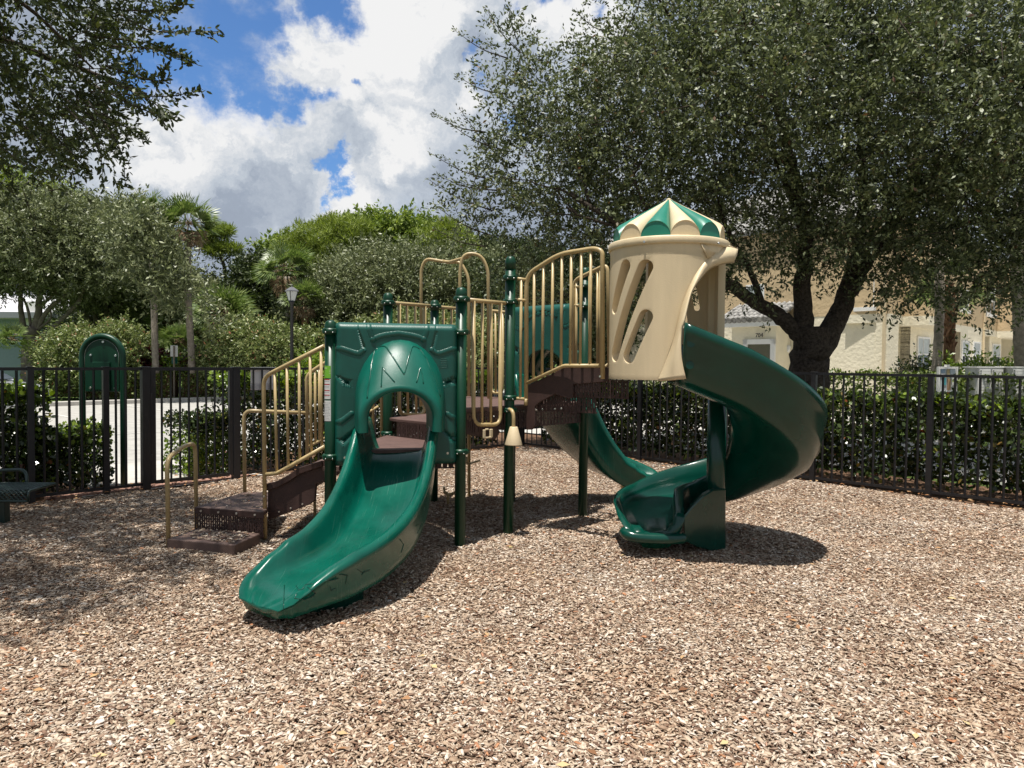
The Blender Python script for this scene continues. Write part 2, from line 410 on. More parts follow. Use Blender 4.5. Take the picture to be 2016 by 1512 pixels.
def px_line(mb, bv, pts, r, sub=5, lift=0.0, n=6):
    out = []
    for i in range(len(pts) - 1):
        for k in range(sub):
            t = k / sub
            out.append((pts[i][0] * (1 - t) + pts[i + 1][0] * t, pts[i][1] * (1 - t) + pts[i + 1][1] * t))
    out.append(pts[-1])
    q = [hit(bv, *p_, lift=lift) for p_ in out]; q = [x for x in q if x is not None]
    if len(q) > 1: mb.tube(q, r, n=n)

# leaves: many small faces written straight into one mesh
RH = [(0, 0, 0), (.45, -.5, .08), (1, 0, 0), (.45, .5, .08)]
RO = [(0, 0, 0), (.28, -.42, .05), (.72, -.42, .05), (1, 0, 0), (.72, .42, .05), (.28, .42, .05)]
def unit(a): return a / np.maximum(np.linalg.norm(a, axis=1, keepdims=True), 1e-9)
def rdir(n): return unit(RNG.normal(size=(n, 3)))
def leafmesh(name, Pp, D, N, L, W, m, parent=None, outline=RH, label=None):
    n = len(Pp); k = len(outline)
    S = unit(np.cross(D, N)); N = np.cross(S, D)
    L = np.broadcast_to(np.asarray(L, float), (n,))[:, None]; W = np.broadcast_to(np.asarray(W, float), (n,))[:, None]
    V = np.empty((n, k, 3))
    for i, (a, b, c) in enumerate(outline):
        V[:, i] = Pp + D * L * a + S * W * b + N * W * c * 2
    base = Vector((0, 0, 0)); p = parent
    while p is not None: base = base + Vector(p.location); p = p.parent
    V = (V.reshape(-1, 3) - np.array(base)).astype(np.float32)
    me = bpy.data.meshes.new(name)
    me.vertices.add(n * k); me.vertices.foreach_set('co', V.ravel())
    me.loops.add(n * k); me.loops.foreach_set('vertex_index', np.arange(n * k, dtype=np.int32))
    me.polygons.add(n); me.polygons.foreach_set('loop_start', np.arange(0, n * k, k, dtype=np.int32))
    me.polygons.foreach_set('loop_total', np.full(n, k, dtype=np.int32))
    me.materials.append(m); me.update(calc_edges=True)
    o = bpy.data.objects.new(name, me); col.objects.link(o)
    if parent: o.parent = parent
    if label: o['label'] = label
    return o
def lump(d, k=3.0, seed=0.0):
    return (np.sin(d[:, 0] * k * 2.1 + seed) * np.sin(d[:, 1] * k * 1.7 + seed * 1.3) + np.sin(d[:, 2] * k * 2.6 + seed * 2.1) * np.sin(d[:, 0] * k * 3.3 + 1.1 + seed)) * 0.5
def sticks(mb, A, B, r0, r1):
    for a, b in zip(A, B): mb.tube([a, b], [r0, r1], n=4, caps=False)
def crown(ells, ntw, per, twl, spread=0.5, shell=0.5, outw=0.6, jag=0.2, seed=0.0, up=0.0, gap=None):
    """twigs spread through a set of ellipsoids, leaves along each twig -> (leaf base, leaf dir, twig base, twig tip)"""
    w = np.array([e[3] * e[4] * e[5] for e in ells]) ** 0.75; w = w * np.array([e[6] if len(e) > 6 else 1 for e in ells]); w /= w.sum()
    idx = RNG.choice(len(ells), size=ntw, p=w); E = np.array([e[:6] for e in ells])[idx]
    d = rdir(ntw); rr = (shell ** 3 + (1 - shell ** 3) * RNG.random(ntw)) ** (1 / 3)
    rr = rr * (1 + jag * lump(d, 3.0, seed + idx * 1.7) + jag * 0.6 * lump(d, 7.0, seed * 2 + idx))
    C = E[:, :3] + d * E[:, 3:] * rr[:, None]
    if gap:
        wl, thr = gap; q = C * (2 * PI / wl); sd = seed * 3.1
        g = np.sin(q[:, 0] + sd + np.sin(q[:, 2] * .7)) * np.sin(q[:, 2] * 1.15 + sd * 2) + .7 * np.sin(q[:, 1] * 1.1 + q[:, 0] * .6 + sd) + .5 * np.sin(q[:, 0] * 2.3 + q[:, 2] * 1.9 + sd * .7)
        kp = (g > thr) | (RNG.random(ntw) < .12); C, d, ntw = C[kp], d[kp], int(kp.sum())
    td = unit(d * outw + rdir(ntw) * (1 - outw) * 1.4 + np.array([0, 0, up]))
    tl = twl * (0.5 + RNG.random(ntw))
    t = RNG.random((ntw, per)) ** 0.8
    Pp = C[:, None] + td[:, None] * (tl[:, None] * t)[:, :, None] + RNG.normal(size=(ntw, per, 3)) * 0.06 * spread * twl
    D = unit((td[:, None] * 0.55 + RNG.normal(size=(ntw, per, 3)) * 0.75).reshape(-1, 3))
    return Pp.reshape(-1, 3), D, C, C + td * tl[:, None]
# ------------------------------------------------------------------ ground, mulch, road
def gz(x, y):
    return -0.05 * np.exp(-((x + 1.6) ** 2 + (y - 3.7) ** 2) / .35) - 0.045 * np.exp(-((x - 1.0) ** 2 + (y - 5.1) ** 2) / .3) + 0.02 * np.sin(x * 1.3 + 0.5) * np.cos(y * 1.1) + 0.012 * np.sin(x * 3.7 + y * 2.9) - 0.01
def sheet(name, poly, z, m, kind='structure', thick=None, bevel=0):
    mb = MB()
    if thick: mb.prism([(x, y, z - thick) for x, y in poly], (0, 0, thick))
    else: mb.add([(x, y, z) for x, y in poly], [tuple(range(len(poly)))])
    return tag(mb.build(name, m, bevel=bevel), kind=kind)
CORNER = Vector((0.15, 13.05))
pL = G(0, 996); pR = G(2016, 1002)
dL = (Vector((pL.x, pL.y)) - CORNER).normalized()         # corner -> near left
dR = (Vector((pR.x, pR.y)) - CORNER).normalized()         # corner -> near right
nL = Vector((dL.y, -dL.x)); nL = nL if nL.y > 0 else -nL  # outward normals
nR = Vector((-dR.y, dR.x)); nR = nR if nR.y > 0 else -nR
def FL(s, o=0.0, z=0.0): q = CORNER + dL * s + nL * o; return Vector((q.x, q.y, z))
def FR(s, o=0.0, z=0.0): q = CORNER + dR * s + nR * o; return Vector((q.x, q.y, z))
def sL(u, v=800):          # distance along the left fence of a pixel column
    q = PL(u, v, CORNER, CORNER + dL); return (Vector((q.x, q.y)) - CORNER).dot(dL)
def sR(u, v=800):
    q = PL(u, v, CORNER, CORNER + dR); return (Vector((q.x, q.y)) - CORNER).dot(dR)

sheet('ground', [(-400, -60), (400, -60), (400, 900), (-400, 900)], -0.08, M['grass'])
# playground floor: gently uneven sheet inside the fence
mb = MB(); nx, ny = 90, 90
vs = []
for j in range(ny + 1):
    for i in range(nx + 1):
        q = CORNER + dL * (15.0 * j / ny) * 1.0 + dR * (15.0 * i / nx)
        vs.append((q.x, q.y, float(gz(q.x, q.y))))
mb.add(vs, [(j * (nx + 1) + i, j * (nx + 1) + i + 1, (j + 1) * (nx + 1) + i + 1, (j + 1) * (nx + 1) + i) for j in range(ny) for i in range(nx)], smooth=True)
tag(mb.build('playground_mulch', M['mulch']), kind='structure')
# bark chips, one object of countless chips
NC = 520000
a = RNG.random(NC); 
yy = 2.3 + (13.0 - 2.3) * RNG.random(NC) ** 1.05
xx = (RNG.random(NC) * 2 - 1) * (yy * 0.73 + 0.25)
rel = np.stack([xx - CORNER.x, yy - CORNER.y], 1)
inL = rel @ np.array([dL.x, dL.y]); 
ok = (rel @ np.array([nL.x, nL.y]) < 0.02) & (rel @ np.array([nR.x, nR.y]) < 0.02)
xx, yy = xx[ok], yy[ok]; NC = len(xx)
sz = 0.38 + 1.0 * RNG.random(NC) ** 2.4 + 0.15 * (yy > 6)
yaw = RNG.random(NC) * 2 * PI
tilt = RNG.normal(size=NC) * 0.24; rolla = RNG.normal(size=NC) * 0.33
ex = np.zeros(NC)
kk = np.arange(NC - 330, NC)          # some chips carried onto the treads of the steps
bu, bv_ = RNG.random(330), RNG.random(330); c1 = [G(328, 1061, .075), G(462, 1073, .075), G(512, 1050, .075), G(388, 1040, .075)]; c2 = [G(383, 998, .245), G(519, 1008, .245), G(560, 968, .245), G(478, 969, .245)]
bu = bu ** .6
for i_, k_ in enumerate(kk):
    c_ = c1 if i_ < 270 else c2; a_, b_ = .05 + .9 * bu[i_], .08 + .86 * bv_[i_]
    q_ = (c_[0] * (1 - a_) + c_[1] * a_) * (1 - b_) + (c_[3] * (1 - a_) + c_[2] * a_) * b_; xx[k_], yy[k_] = q_.x, q_.y; ex[k_] = q_.z + .004 - float(gz(q_.x, q_.y))
D = unit(np.stack([np.cos(yaw), np.sin(yaw), np.sin(tilt) * (ex == 0)], 1))
N = unit(np.stack([np.sin(rolla) * -np.sin(yaw), np.sin(rolla) * np.cos(yaw), np.cos(rolla)], 1))
Pp = np.stack([xx, yy, gz(xx, yy) + 0.004 + ex + 0.013 * RNG.random(NC) * (ex == 0)], 1)
CH = [(-.5, -.28, 0), (-.15, -.5, .12), (.38, -.42, .1), (.5, .1, 0), (.3, .46, .1), (-.42, .38, .05)]
Lc = 0.030 * sz; Wc = Lc * (0.22 + 0.30 * RNG.random(NC))
chips = leafmesh('bark_chips', Pp, D, N, Lc, Wc, M['chips'], outline=CH)
q = chips.modifiers.new('solid', 'SOLIDIFY'); q.thickness = 0.0035; q.offset = -1
# a few twigs and dry oak leaves lying on the chips
nn_ = 260; yv = 2.5 + 9 * RNG.random(nn_); xv = (RNG.random(nn_) * 2 - 1) * yv * .7
rl = np.stack([xv - CORNER.x, yv - CORNER.y], 1); okk = (rl @ np.array([nL.x, nL.y]) < -.1) & (rl @ np.array([nR.x, nR.y]) < -.1); xv, yv = xv[okk], yv[okk]; nn_ = len(xv)
m_dl = mat('dry_oak_leaf', rough=.7, spec=.2, island=[(0, (.15, .07, .035)), (.5, (.33, .18, .09)), (.9, (.50, .38, .20)), (1, (.16, .20, .05))])
dryl = leafmesh('dry_leaves', np.stack([xv, yv, gz(xv, yv) + .022], 1), unit(np.stack([RNG.normal(size=nn_), RNG.normal(size=nn_), .1 * RNG.normal(size=nn_)], 1)), unit(rdir(nn_) * .35 + [0, 0, 1]), .055, .026, m_dl)
tag(dryl, 'scattered dry oak leaves lying on the bark chips', 'fallen leaves', kind='stuff')
tag(chips, 'loose tan and brown bark chips covering the playground floor', 'bark mulch', kind='stuff')

# left: parking lot beyond the gate
lot = [FL(-30, 2.3), FL(17, 2.3), FL(17, 19), FL(-30, 19)]
sheet('parking_lot', [(q.x, q.y) for q in lot], -0.03, M['asphalt'])
g0, g1 = sL(258), sL(452)
sheet('entrance_walk', [(q.x, q.y) for q in (FL(g1 - .4, 0.55), FL(g0 + .3, 0.55), FL(g0 + .3, 2.35), FL(g1 - .4, 2.35))], 0.0, M['concrete'], thick=0.1)
brick = mat('red_brick_paver', (0.33, 0.17, 0.13), 0.85, 0.2, var=0.25, vscale=25, color2=(0.42, 0.26, 0.20), bump=0.4, bscale=60)
mb = MB()
for i in range(22):
    for j in range(4):
        q = FL(g1 - .35 + i * 0.105 + (j % 2) * .05, 0.10 + j * 0.108)
        mb.box((q.x, q.y, -0.005), (0.1, 0.103, 0.03), math.atan2(dL.y, dL.x))
tag(mb.build('brick_paver_strip', brick, bevel=0.004, seg=1), kind='structure')
sheet('paver_joint_sand', [(q.x, q.y) for q in (FL(g1 - .5, 0.0), FL(g0 + .5, 0.0), FL(g0 + .5, .56), FL(g1 - .5, .56))], -0.004, M['concrete'])
mb = MB()
kerb_o = 17.6
for s0 in np.arange(-14, 16, 3.0):
    a_, b_ = FL(s0, kerb_o, 0.03), FL(s0 + 2.985, kerb_o, 0.03); mb.bar(a_, b_, 0.3, 0.16)
tag(mb.build('lot_kerb', M['concrete'], bevel=0.02), kind='structure')
mb = MB()
for s0 in (-2.0, 0.8, 3.6, 6.4):
    a_, b_ = FL(s0, 12.4, -0.024), FL(s0, 17.4, -0.024); d_ = (b_ - a_).normalized(); n_ = Vector((-d_.y, d_.x, 0)) * .05
    mb.add([a_ - n_, a_ + n_, b_ + n_, b_ - n_], [(0, 1, 2, 3)])
a_, b_ = FL(4.8, 7.0, -0.024), FL(0.5, 7.0, -0.024); mb.add([a_, b_, b_ + Vector((0, .1, 0)), a_ + Vector((0, .1, 0))], [(0, 1, 2, 3)])
tag(mb.build('parking_lines', mat('worn_line_paint', (.50, .49, .46), .8, var=.15, vscale=9)), kind='structure')
sheet('soil_bed_left', [(q.x, q.y) for q in (FL(-2, 0.03), FL(16, .03), FL(16, 2.2), FL(-2, 2.2))], -0.035, M['soil'])
sheet('soil_bed_right', [(q.x, q.y) for q in (FR(-2, 0.03), FR(16, .03), FR(16, 1.6), FR(-2, 1.6))], -0.034, M['soil'])
# right: pale road glimpsed through the hedge
sheet('road', [(q.x, q.y) for q in (FR(-8, 2.1), FR(22, 2.1), FR(22, 7.6), FR(-8, 7.6))], -0.03, M['concrete'])
sheet('forecourt', [(q.x, q.y) for q in (FR(-12, 9.8), FR(45, 9.8), FR(45, 60), FR(-12, 60))], -0.035, M['concrete'])

# ------------------------------------------------------------------ iron fence
FH = 1.40
def fence_run(Ff, posts, name, label, group, bigs=()):
    t = thing(name, label, 'fence', Ff(posts[0]), group)
    for i, s in enumerate(posts):
        w = 0.085 if i in bigs else 0.06
        m_ = MB(); q = Ff(s); ang = math.atan2((dL if Ff is FL else dR).y, (dL if Ff is FL else dR).x)
        m_.box((q.x, q.y, FH / 2 - 0.02), (w, w, FH + 0.03), ang)
        m_.box((q.x, q.y, FH + 0.0), (w + .008, w + .008, 0.012), ang)
        m_.build('post', M['black'], t, bevel=0.003, seg=1)
    for i in range(len(posts) - 1):
        a_, b_ = sorted((posts[i], posts[i + 1])); m_ = MB()
        m_.bar(Ff(a_ + .03, 0, FH - .018), Ff(b_ - .03, 0, FH - .018), 0.03, 0.032)
        m_.bar(Ff(a_ + .03, 0, 0.06), Ff(b_ - .03, 0, 0.06), 0.026, 0.03)
        n = max(2, round((b_ - a_) / 0.117))
        for k in range(1, n):
            s = a_ + (b_ - a_) * k / n
            q0, q1 = Ff(s, 0, 0.076), Ff(s, 0, FH - .035); m_.bar(q0, q1, 0.019)
        m_.build('picket_panel', M['black'], t)
    return t
ps = [0.0, 1.5, 2.9, sL(464)]
fence_run(FL, ps, 'iron_fence', 'black picket fence behind the play structure, from the far corner to the gate', 'black iron fence runs', bigs=(3,))
ps = [sL(286), sL(208), sL(60) , sL(60) + 1.45, sL(60) + 2.9, sL(60) + 4.3]
fence_run(FL, ps, 'iron_fence', 'black picket fence left of the gate, in front of the arched green panel', 'black iron fence runs', bigs=(0,))
ps = [0.06, 1.45, sR(1260), sR(1400), sR(1500), sR(1602), sR(1832), sR(1832) + 1.45, sR(1832) + 2.9, sR(1832) + 4.3]
fence_run(FR, ps, 'iron_fence', 'black picket fence behind the spiral slide, along the dark hedge on the right', 'black iron fence runs')
# gate
a_, b_ = sL(300), sL(455)
gt = thing('gate', 'closed black picket gate opening on the parking lot', 'gate', FL(a_))
for s in (a_, b_):
    m_ = MB(); q = FL(s, 0); ang = math.atan2(dL.y, dL.x)
    m_.box((q.x, q.y, FH / 2 + .03), (0.062, 0.05, FH - 0.06), ang); m_.build('stile', M['black'], gt, bevel=0.003, seg=1)
m_ = MB(); lo, hi = min(a_, b_), max(a_, b_)
m_.bar(FL(lo + .03, 0, FH - .02), FL(hi - .03, 0, FH - .02), 0.036, 0.04); m_.bar(FL(lo + .03, 0, 0.07), FL(hi - .03, 0, 0.07), 0.036, 0.04)
for k in range(1, 9):
    s = lo + (hi - lo) * k / 9; m_.bar(FL(s, 0, .09), FL(s, 0, FH - .04), 0.019)
m_.build('picket_panel', M['black'], gt)
m_ = MB()
q = FL(hi + .035, -.0, .35); m_.box(q, (.05, .08, .10), math.atan2(dL.y, dL.x)); q = FL(hi + .035, 0, 1.05); m_.box(q, (.05, .08, .10), math.atan2(dL.y, dL.x))
m_.build('hinge', M['black'], gt, bevel=.004)

# ------------------------------------------------------------------ play structure
PS = thing('play_structure', 'green and cream playground climber with a straight slide, a spiral slide and a turret', 'play structure', (0, 6.6, 0))
A, B, C, D_, E_, F_, H_ = [Vector(p) for p in ((-1.405, 5.70), (-0.412, 5.93), (-0.022, 6.38), (-1.19, 7.05), (-0.82, 7.77), (0.705, 7.2), (0.0, 7.95))]
def ztop(u, v, q):  # height of pixel v on post at q
    return PL(u, v, (q.x - 1, q.y), (q.x + 1, q.y)).z
def post(q, top, clamps, label=None, domed=True):
    mb = MB(); r = 0.0445
    mb.lathe((q.x, q.y, 0), [(r, -0.1), (r, top - .105)], 24, smooth=True)
    p = mb.build('post', M['post'], PS, label)
    mb = MB(); mb.lathe((q.x, q.y, top), [(r + .003, -.11), (r + .0035, -.045), (r * .98, -.03), (r * .86, -.012), (r * .6, -.002), (r * .25, .003), (0.004, .004)], 24)
    mb.build('cap', M['post'], p)
    for z in clamps:
        mb = MB(); mb.lathe((q.x, q.y, z), [(r + .002, -.024), (r + .012, -.022), (r + .021, -.008), (r + .021, .008), (r + .012, .022), (r + .002, .024)], 24)
        for an in (-2.1, -0.9, 0.4):
            c_ = Vector((q.x + (r + .021) * math.cos(an), q.y + (r + .021) * math.sin(an), z))
            mb.box(c_, (.022, .012, .03), an + PI / 2)
        mb.build('clamp', M['post'], p)
        mb = MB()
        for an in (-1.9, -1.1):
            c_ = Vector((q.x + (r + .024) * math.cos(an), q.y + (r + .024) * math.sin(an), z - .01))
            mb.lathe(c_ , [(.001, -.005), (.006, -.004), (.006, .004), (.001, .005)], 8)
        mb.build('bolt', M['steel'], p)
    return p
pA = post(A, ztop(648, 631, A), [ztop(648, 652, A), ztop(648, 899, A)], 'post with stickers left of the square panel')
post(B, ztop(908, 566, B), [ztop(908, 589, B), ztop(908, 654, B), ztop(908, 889, B)])
post(C, ztop(1003, 505, C), [ztop(1003, 547, C), ztop(1003, 594, C), ztop(1003, 783, C), ztop(1003, 807, C)], 'tallest post, beside the chime')
post(D_, ztop(763, 577, D_), [ztop(763, 596, D_), .80])
post(E_, ztop(854, 591, E_), [ztop(854, 603, E_), 1.14])
post(F_, ztop(1152, 527, F_), [ztop(1152, 563, F_), ztop(1152, 603, F_), ztop(1150, 785, F_), ztop(1150, 806, F_)])
post(H_, 2.1, [2.03, 1.12])
# stickers on post A (thin curved labels)
def sticker(u0, u1, v0, v1, name, m, q, parent, lift=0.0008):
    r = 0.0445 + lift; mb = MB(); n = 10
    def ph(u):
        d = ray(u, 750); best = None
        # intersect ray with cylinder in plan
        ax, ay = CO.x - q.x, CO.y - q.y; a = d.x ** 2 + d.y ** 2; b = 2 * (ax * d.x + ay * d.y); c = ax * ax + ay * ay - r * r
        dis = max(0, b * b - 4 * a * c); t = (-b - math.sqrt(dis)) / (2 * a)
        return math.atan2(CO.y + d.y * t - q.y, CO.x + d.x * t - q.x)
    p0, p1 = ph(u0), ph(u1)
    z0, z1 = ztop(u0, v1, q), ztop(u0, v0, q)
    p0 = p0 if p0 < 0 else p0 - 2 * PI
    ring = lambda z: [Vector((q.x + r * math.cos(p0 + (p1 - p0) * k / n), q.y + r * math.sin(p0 + (p1 - p0) * k / n), z)) for k in range(n + 1)]
    mb.loft([ring(z0), ring(z1)], closed=False); return mb.build(name, m, parent, fixn=False)
mg = mat('label_green', (0.16, 0.42, 0.03), 0.4); mw_ = mat('label_white', (0.62, 0.62, 0.60), 0.4); mr_ = mat('label_red', (0.38, 0.02, 0.03), 0.4)
mk_ = mat('label_grey', (0.35, 0.36, 0.37), 0.4); mlg = mat('label_light_green', (0.45, 0.65, 0.25), 0.4)
s1 = sticker(635.8, 651, 720, 744, 'label_sticker', mg, A, pA)
s2 = sticker(635.8, 650.5, 746, 785, 'label_sticker', mw_, A, pA)
s3 = sticker(635.8, 651.5, 788, 828, 'label_sticker', mw_, A, pA)
sticker(637, 644, 723.5, 725.5, 'printed_line', mlg, A, pA, .0012); 
for v in (728, 731, 734): sticker(647.5, 651, v, v + 1.2, 'printed_line', mlg, A, pA, .0012)
for v in (746, 755.5, 767.5, 776.5): sticker(635.8, 649, v, v + 1.8, 'printed_line', mr_, A, pA, .0012)
for v in range(792, 826, 3): sticker(636.5, 650 - (v % 4), v, v + 0.8, 'printed_line', mk_, A, pA, .0012)
for v in (750, 760, 762.5, 771.5, 780): sticker(636.5, 648, v, v + 0.7, 'printed_line', mk_, A, pA, .0012)

# --- perforated plate: slits in staggered columns
def perf(mb, a, b, z0, z1, col_w=0.024, slot=0.010, sh=0.05, gap=0.014, zf=None):
    a, b = Vector((a[0], a[1], 0)), Vector((b[0], b[1], 0)); L = (b - a).length; n = max(1, round(L / col_w)); d = (b - a) / n
    fr = slot / col_w
    for i in range(n):
        x0 = a + d * i; x1 = a + d * (i + 1 - fr); x2 = a + d * (i + 1)
        quad = lambda p_, q_, s_, t_: mb.add([(p_.x, p_.y, s_), (q_.x, q_.y, s_), (q_.x, q_.y, t_), (p_.x, p_.y, t_)], [(0, 1, 2, 3)])
        quad(x0, x1, z0, z1)
        z = z0 + (0.012 if i % 2 else 0.012 + (sh + gap) / 2); quad(x1, x2, z0, min(z, z1))
        while z < z1:
            e = min(z + sh, z1 - 0.008)
            quad(x1, x2, e, min(e + gap, z1) if z + sh + gap < z1 else z1); z = e + gap
            if e >= z1 - 0.0081: break
def fascia(name, a, b, z0, z1, m=None, parent=PS, off=0.0, **k):
    mb = MB(); perf(mb, a, b, z0, z1, **k); o = mb.build(name, m or M['brown'], parent, solid=0.004); return o
def deck(name, poly, z, t=0.03):
    mb = MB(); mb.prism([(x, y, z - t) for x, y in poly], (0, 0, t)); return mb.build(name, M['deck'], PS, bevel=0.006)
def inset(p, q, k): return (p[0] + (q[0] - p[0]) * k, p[1] + (q[1] - p[1]) * k)
zd1 = 0.79
d1 = deck('deck', [(A.x + .05, A.y + .06), (B.x - .05, B.y + .02), (-0.78, 6.60), (-1.07, 6.87), (D_.x, D_.y - .05)], zd1)
fascia('deck_fascia', (A.x + .05, A.y + .07), (B.x - .05, B.y + .03), zd1 - .16, zd1 - .03)
zd2 = 0.955
deck('step_deck', [(-1.07, 6.87), (-0.78, 6.60), (B.x + .02, B.y + .06), (-.36, 6.25), (-.55, 7.75), (E_.x, E_.y), (D_.x, D_.y)], zd2)
fascia('step_riser', (-1.07, 6.865), (-0.77, 6.59), zd1, zd2 - .03, col_w=.02, slot=.007, sh=.028, gap=.01)
fascia('step_riser', (-0.77, 6.59), (B.x, B.y + .07), zd1 - .15, zd2 - .03)
zd3 = 1.115
deck('upper_deck', [(B.x + .04, B.y + .05), (C.x - .03, C.y - .02), (F_.x, F_.y), (H_.x, H_.y), (-.5, 8.1), (-.6, 7.8), (-.42, 6.3)], zd3, .035)
fascia('deck_fascia', (B.x + .045, B.y + .045), (C.x - .03, C.y - .03), zd3 - .2, zd3 - .035)
fascia('deck_fascia', (C.x + .02, C.y + .02), (F_.x, F_.y), zd3 - .2, zd3 - .035)
fascia('deck_fascia', (-.44, 6.3), (-.62, 7.8), zd3 - .17, zd3 - .035)
fascia('step_riser', (-.55, 7.75), (D_.x, D_.y), .80, zd2 - .03)
mb = MB(); pp = [PL(u, v, B, C) for u, v in ((893, 825), (975, 836), (985, 850), (975, 866), (893, 850))]
mb.prism(pp, Vector((-.02, .04, 0))); mb.build('deck_bracket', M['brown'], PS, bevel=.005)

# --- tubes and railings (pixel outlines lie on real vertical planes between the posts)
RT, RB = 0.0175, 0.0125
def rail(name, a, b, frames, bars, rt=RT, label=None):
    """frames: list of pixel polylines; bars: list of (u_top, v_top, u_bot, v_bot)"""
    mb = MB()
    for fr, r_, fil in frames:
        mb.tube(fillet([PL(u, v, a, b) for u, v in fr], fil), r_, 12)
    for u0, v0, u1, v1 in bars: mb.tube([PL(u0, v0, a, b), PL(u1, v1, a, b)], RB, 8)
    return mb.build(name, M['tan'], PS, label)
s0, s1_ = (-2.07, 6.17), (-1.40, 5.86)
rail('stair_rail', s0, s1_, [([(522, 1066), (519, 742), (550, 726), (639, 681)], RT, .08), ([(524, 934), (546, 932), (640, 879)], RT, .05)],
     [(541, 731, 545, 930), (565, 720, 567.5, 919), (589, 708, 590, 907), (610.5, 697, 613, 894), (632, 686, 634, 884)], label='near stair rail with upright bars')
rail('stair_rail', (-1.98, 7.05), (-1.25, 7.1), [([(605, 905), (603.5, 738), (636, 716), (752, 660), (752, 868)], RT, .06), ([(605, 880), (630, 868), (745, 800)], RB, .05)],
     [(620, 727, 621, 872), (628.5, 723, 629, 868), (645, 712, 645, 860), (733.5, 668, 735, 868)])
rail('hand_rail', (-2.54, 6.96), (-1.98, 7.05), [([(482, 975), (480, 808), (604, 813)], RT, .08)], [])
g_a, g_b = G(331, 1078), P(384, 1010, 6.36)
rail('hand_rail', (g_a.x, g_a.y), (g_b.x, g_b.y), [([(332, 1082), (328.5, 903), (362, 878), (384, 872), (387, 1040)], RT, .09)], [])
rail('guard_rail', B, C, [([(918, 590), (994, 597)], RT, .05), ([(932, 592), (932, 836), (985, 836), (985, 597)], RT, .09)],
     [(950, 593, 948.5, 835), (966.5, 595, 966, 835)], label='guard rail between the two tall posts')
rail('guard_rail', D_, E_, [([(770, 596), (846, 602)], RT, .05), ([(786, 598), (786, 816), (836, 816), (836, 602)], RT, .09)],
     [(801, 599, 803, 815), (817, 600, 819.5, 815)])
rail('guard_rail', E_, (-.5, 8.3), [([(860, 604), (906, 608)], RT, .05), ([(873, 606), (873, 800), (905, 800), (905, 608)], RB, .05)], [(889, 607, 889, 800)])
rail('guard_rail', (-.28, 8.15), H_, [([(962, 611), (1000, 615)], RT * .9, .05), ([(968, 612), (968, 774), (989.5, 774), (990, 614)], RT * .8, .06)], [(975.5, 612, 976, 774), (984, 613, 984, 774)])
# overhead arches of the climber
mb = MB()
h1a, h1b = (-1.02, 8.25), (-0.465, 8.1); h2a, h2b = (-.545, 7.62), (-.24, 7.62)
mb.tube(fillet([PL(829, 800, h1a, h1b), PL(829, 530, h1a, h1b), PL(838, 509, h1a, h1b), PL(885, 517, h1a, h1b), PL(906, 515, h1a, h1b), PL(923, 545, h1a, h1b), PL(923.5, 985, h1a, h1b)], .14), RT, 12)
mb.tube(fillet([PL(905.5, 770, h2a, h2b), PL(905.5, 530, h2a, h2b), PL(912, 499, h2a, h2b), PL(946, 500, h2a, h2b), PL(961, 530, h2a, h2b), PL(962.5, 790, h2a, h2b)], .14), RT, 12)
mb.tube(fillet([PL(872, 514, h1a, h1b), PL(884, 516, h1a, h1b), PL(925, 504.5, h2a, h2b)], .04), RT * .95, 12)
mb.build('arch_climber', M['tan'], PS, 'tan bent-tube arches over the back climber')
mb = MB()   # curled rungs of the climber near the ground
for (u, v, Y, w) in ((886, 913, 7.3, 20), (921, 913, 7.9, 6), (880, 973, 7.5, 12)):
    a_ = P(u - w / 2, v - 14, Y); b_ = P(u - w / 3, v, Y); c_ = P(u + w / 2, v, Y)
    mb.tube(fillet([a_, b_, c_, c_ + Vector((.1, .25, 0))], .04), .012, 8)
mb.tube(fillet([P(873, 968, 7.5), P(882, 971, 7.5), P(882, 992, 7.5)], .03), .014, 8)
mb.build('climber_rung', M['tan'], PS)
# stair rail up to the turret
q0, q1 = (0.128, 6.36), (0.735, 5.86)
rail('stair_rail', q0, q1, [([(1036, 790), (1036.5, 541), (1101, 500), (1170, 489), (1186, 494), (1186.5, 746)], RT * 1.08, .10), ([(1036, 755), (1110, 720), (1180, 720)], RT * .9, .03)],
     [(1052, 533, 1050, 749), (1070.5, 522, 1067, 742), (1088.5, 511, 1086, 732), (1106.5, 501, 1104.5, 724), (1125, 498, 1122.5, 721), (1145, 494, 1142, 721), (1163.5, 491, 1161.5, 721)], label='tall stair rail left of the turret')
rail('stair_rail', (0.6, 7.0), (1.12, 6.45), [([(1130, 770), (1130, 552), (1196, 520), (1200, 745)], RT, .07), ([(1128, 563), (1140, 565)], RB, .01), ([(1128, 600), (1140, 602)], RB, .01), ([(1130, 768), (1200, 715)], RB, .02)],
     [(1135, 550, 1134, 765), (1161, 537, 1160, 742), (1176.5, 530, 1176, 730), (1182, 527, 1182, 725)])
mb = MB()   # links between post C and the stair rail
for v0, v1 in ((547.5, 551), (589, 592), (784, 786)): mb.tube([PL(1012, v0, C, q0), PL(1037, v1, C, q0)], RB * 1.1, 8)
mb.tube([PL(1026.5, 550, C, q0), PL(1024, 785, C, q0)], RB, 8)
mb.tube(fillet([PL(1036, 785, C, q0), PL(1035, 798, C, q0)], .01), RT, 8)
mb.build('rail_link', M['tan'], PS)
for q_, nm, sgn in ((A, 'panel_link', 1), (B, 'panel_link', -1)):     # short arms from the posts to the square panel
    mb = MB(); uu = (655, 672) if sgn > 0 else (900, 885)
    mb.tube([PL(uu[0], 652 if sgn > 0 else 653, A, B), PL(uu[1], 652 if sgn > 0 else 653, A, B)], .022, 12); mb.tube([PL(uu[0], 889, A, B), PL(uu[1], 889, A, B)], .012, 8)
    mb.build(nm, M['post'], PS)
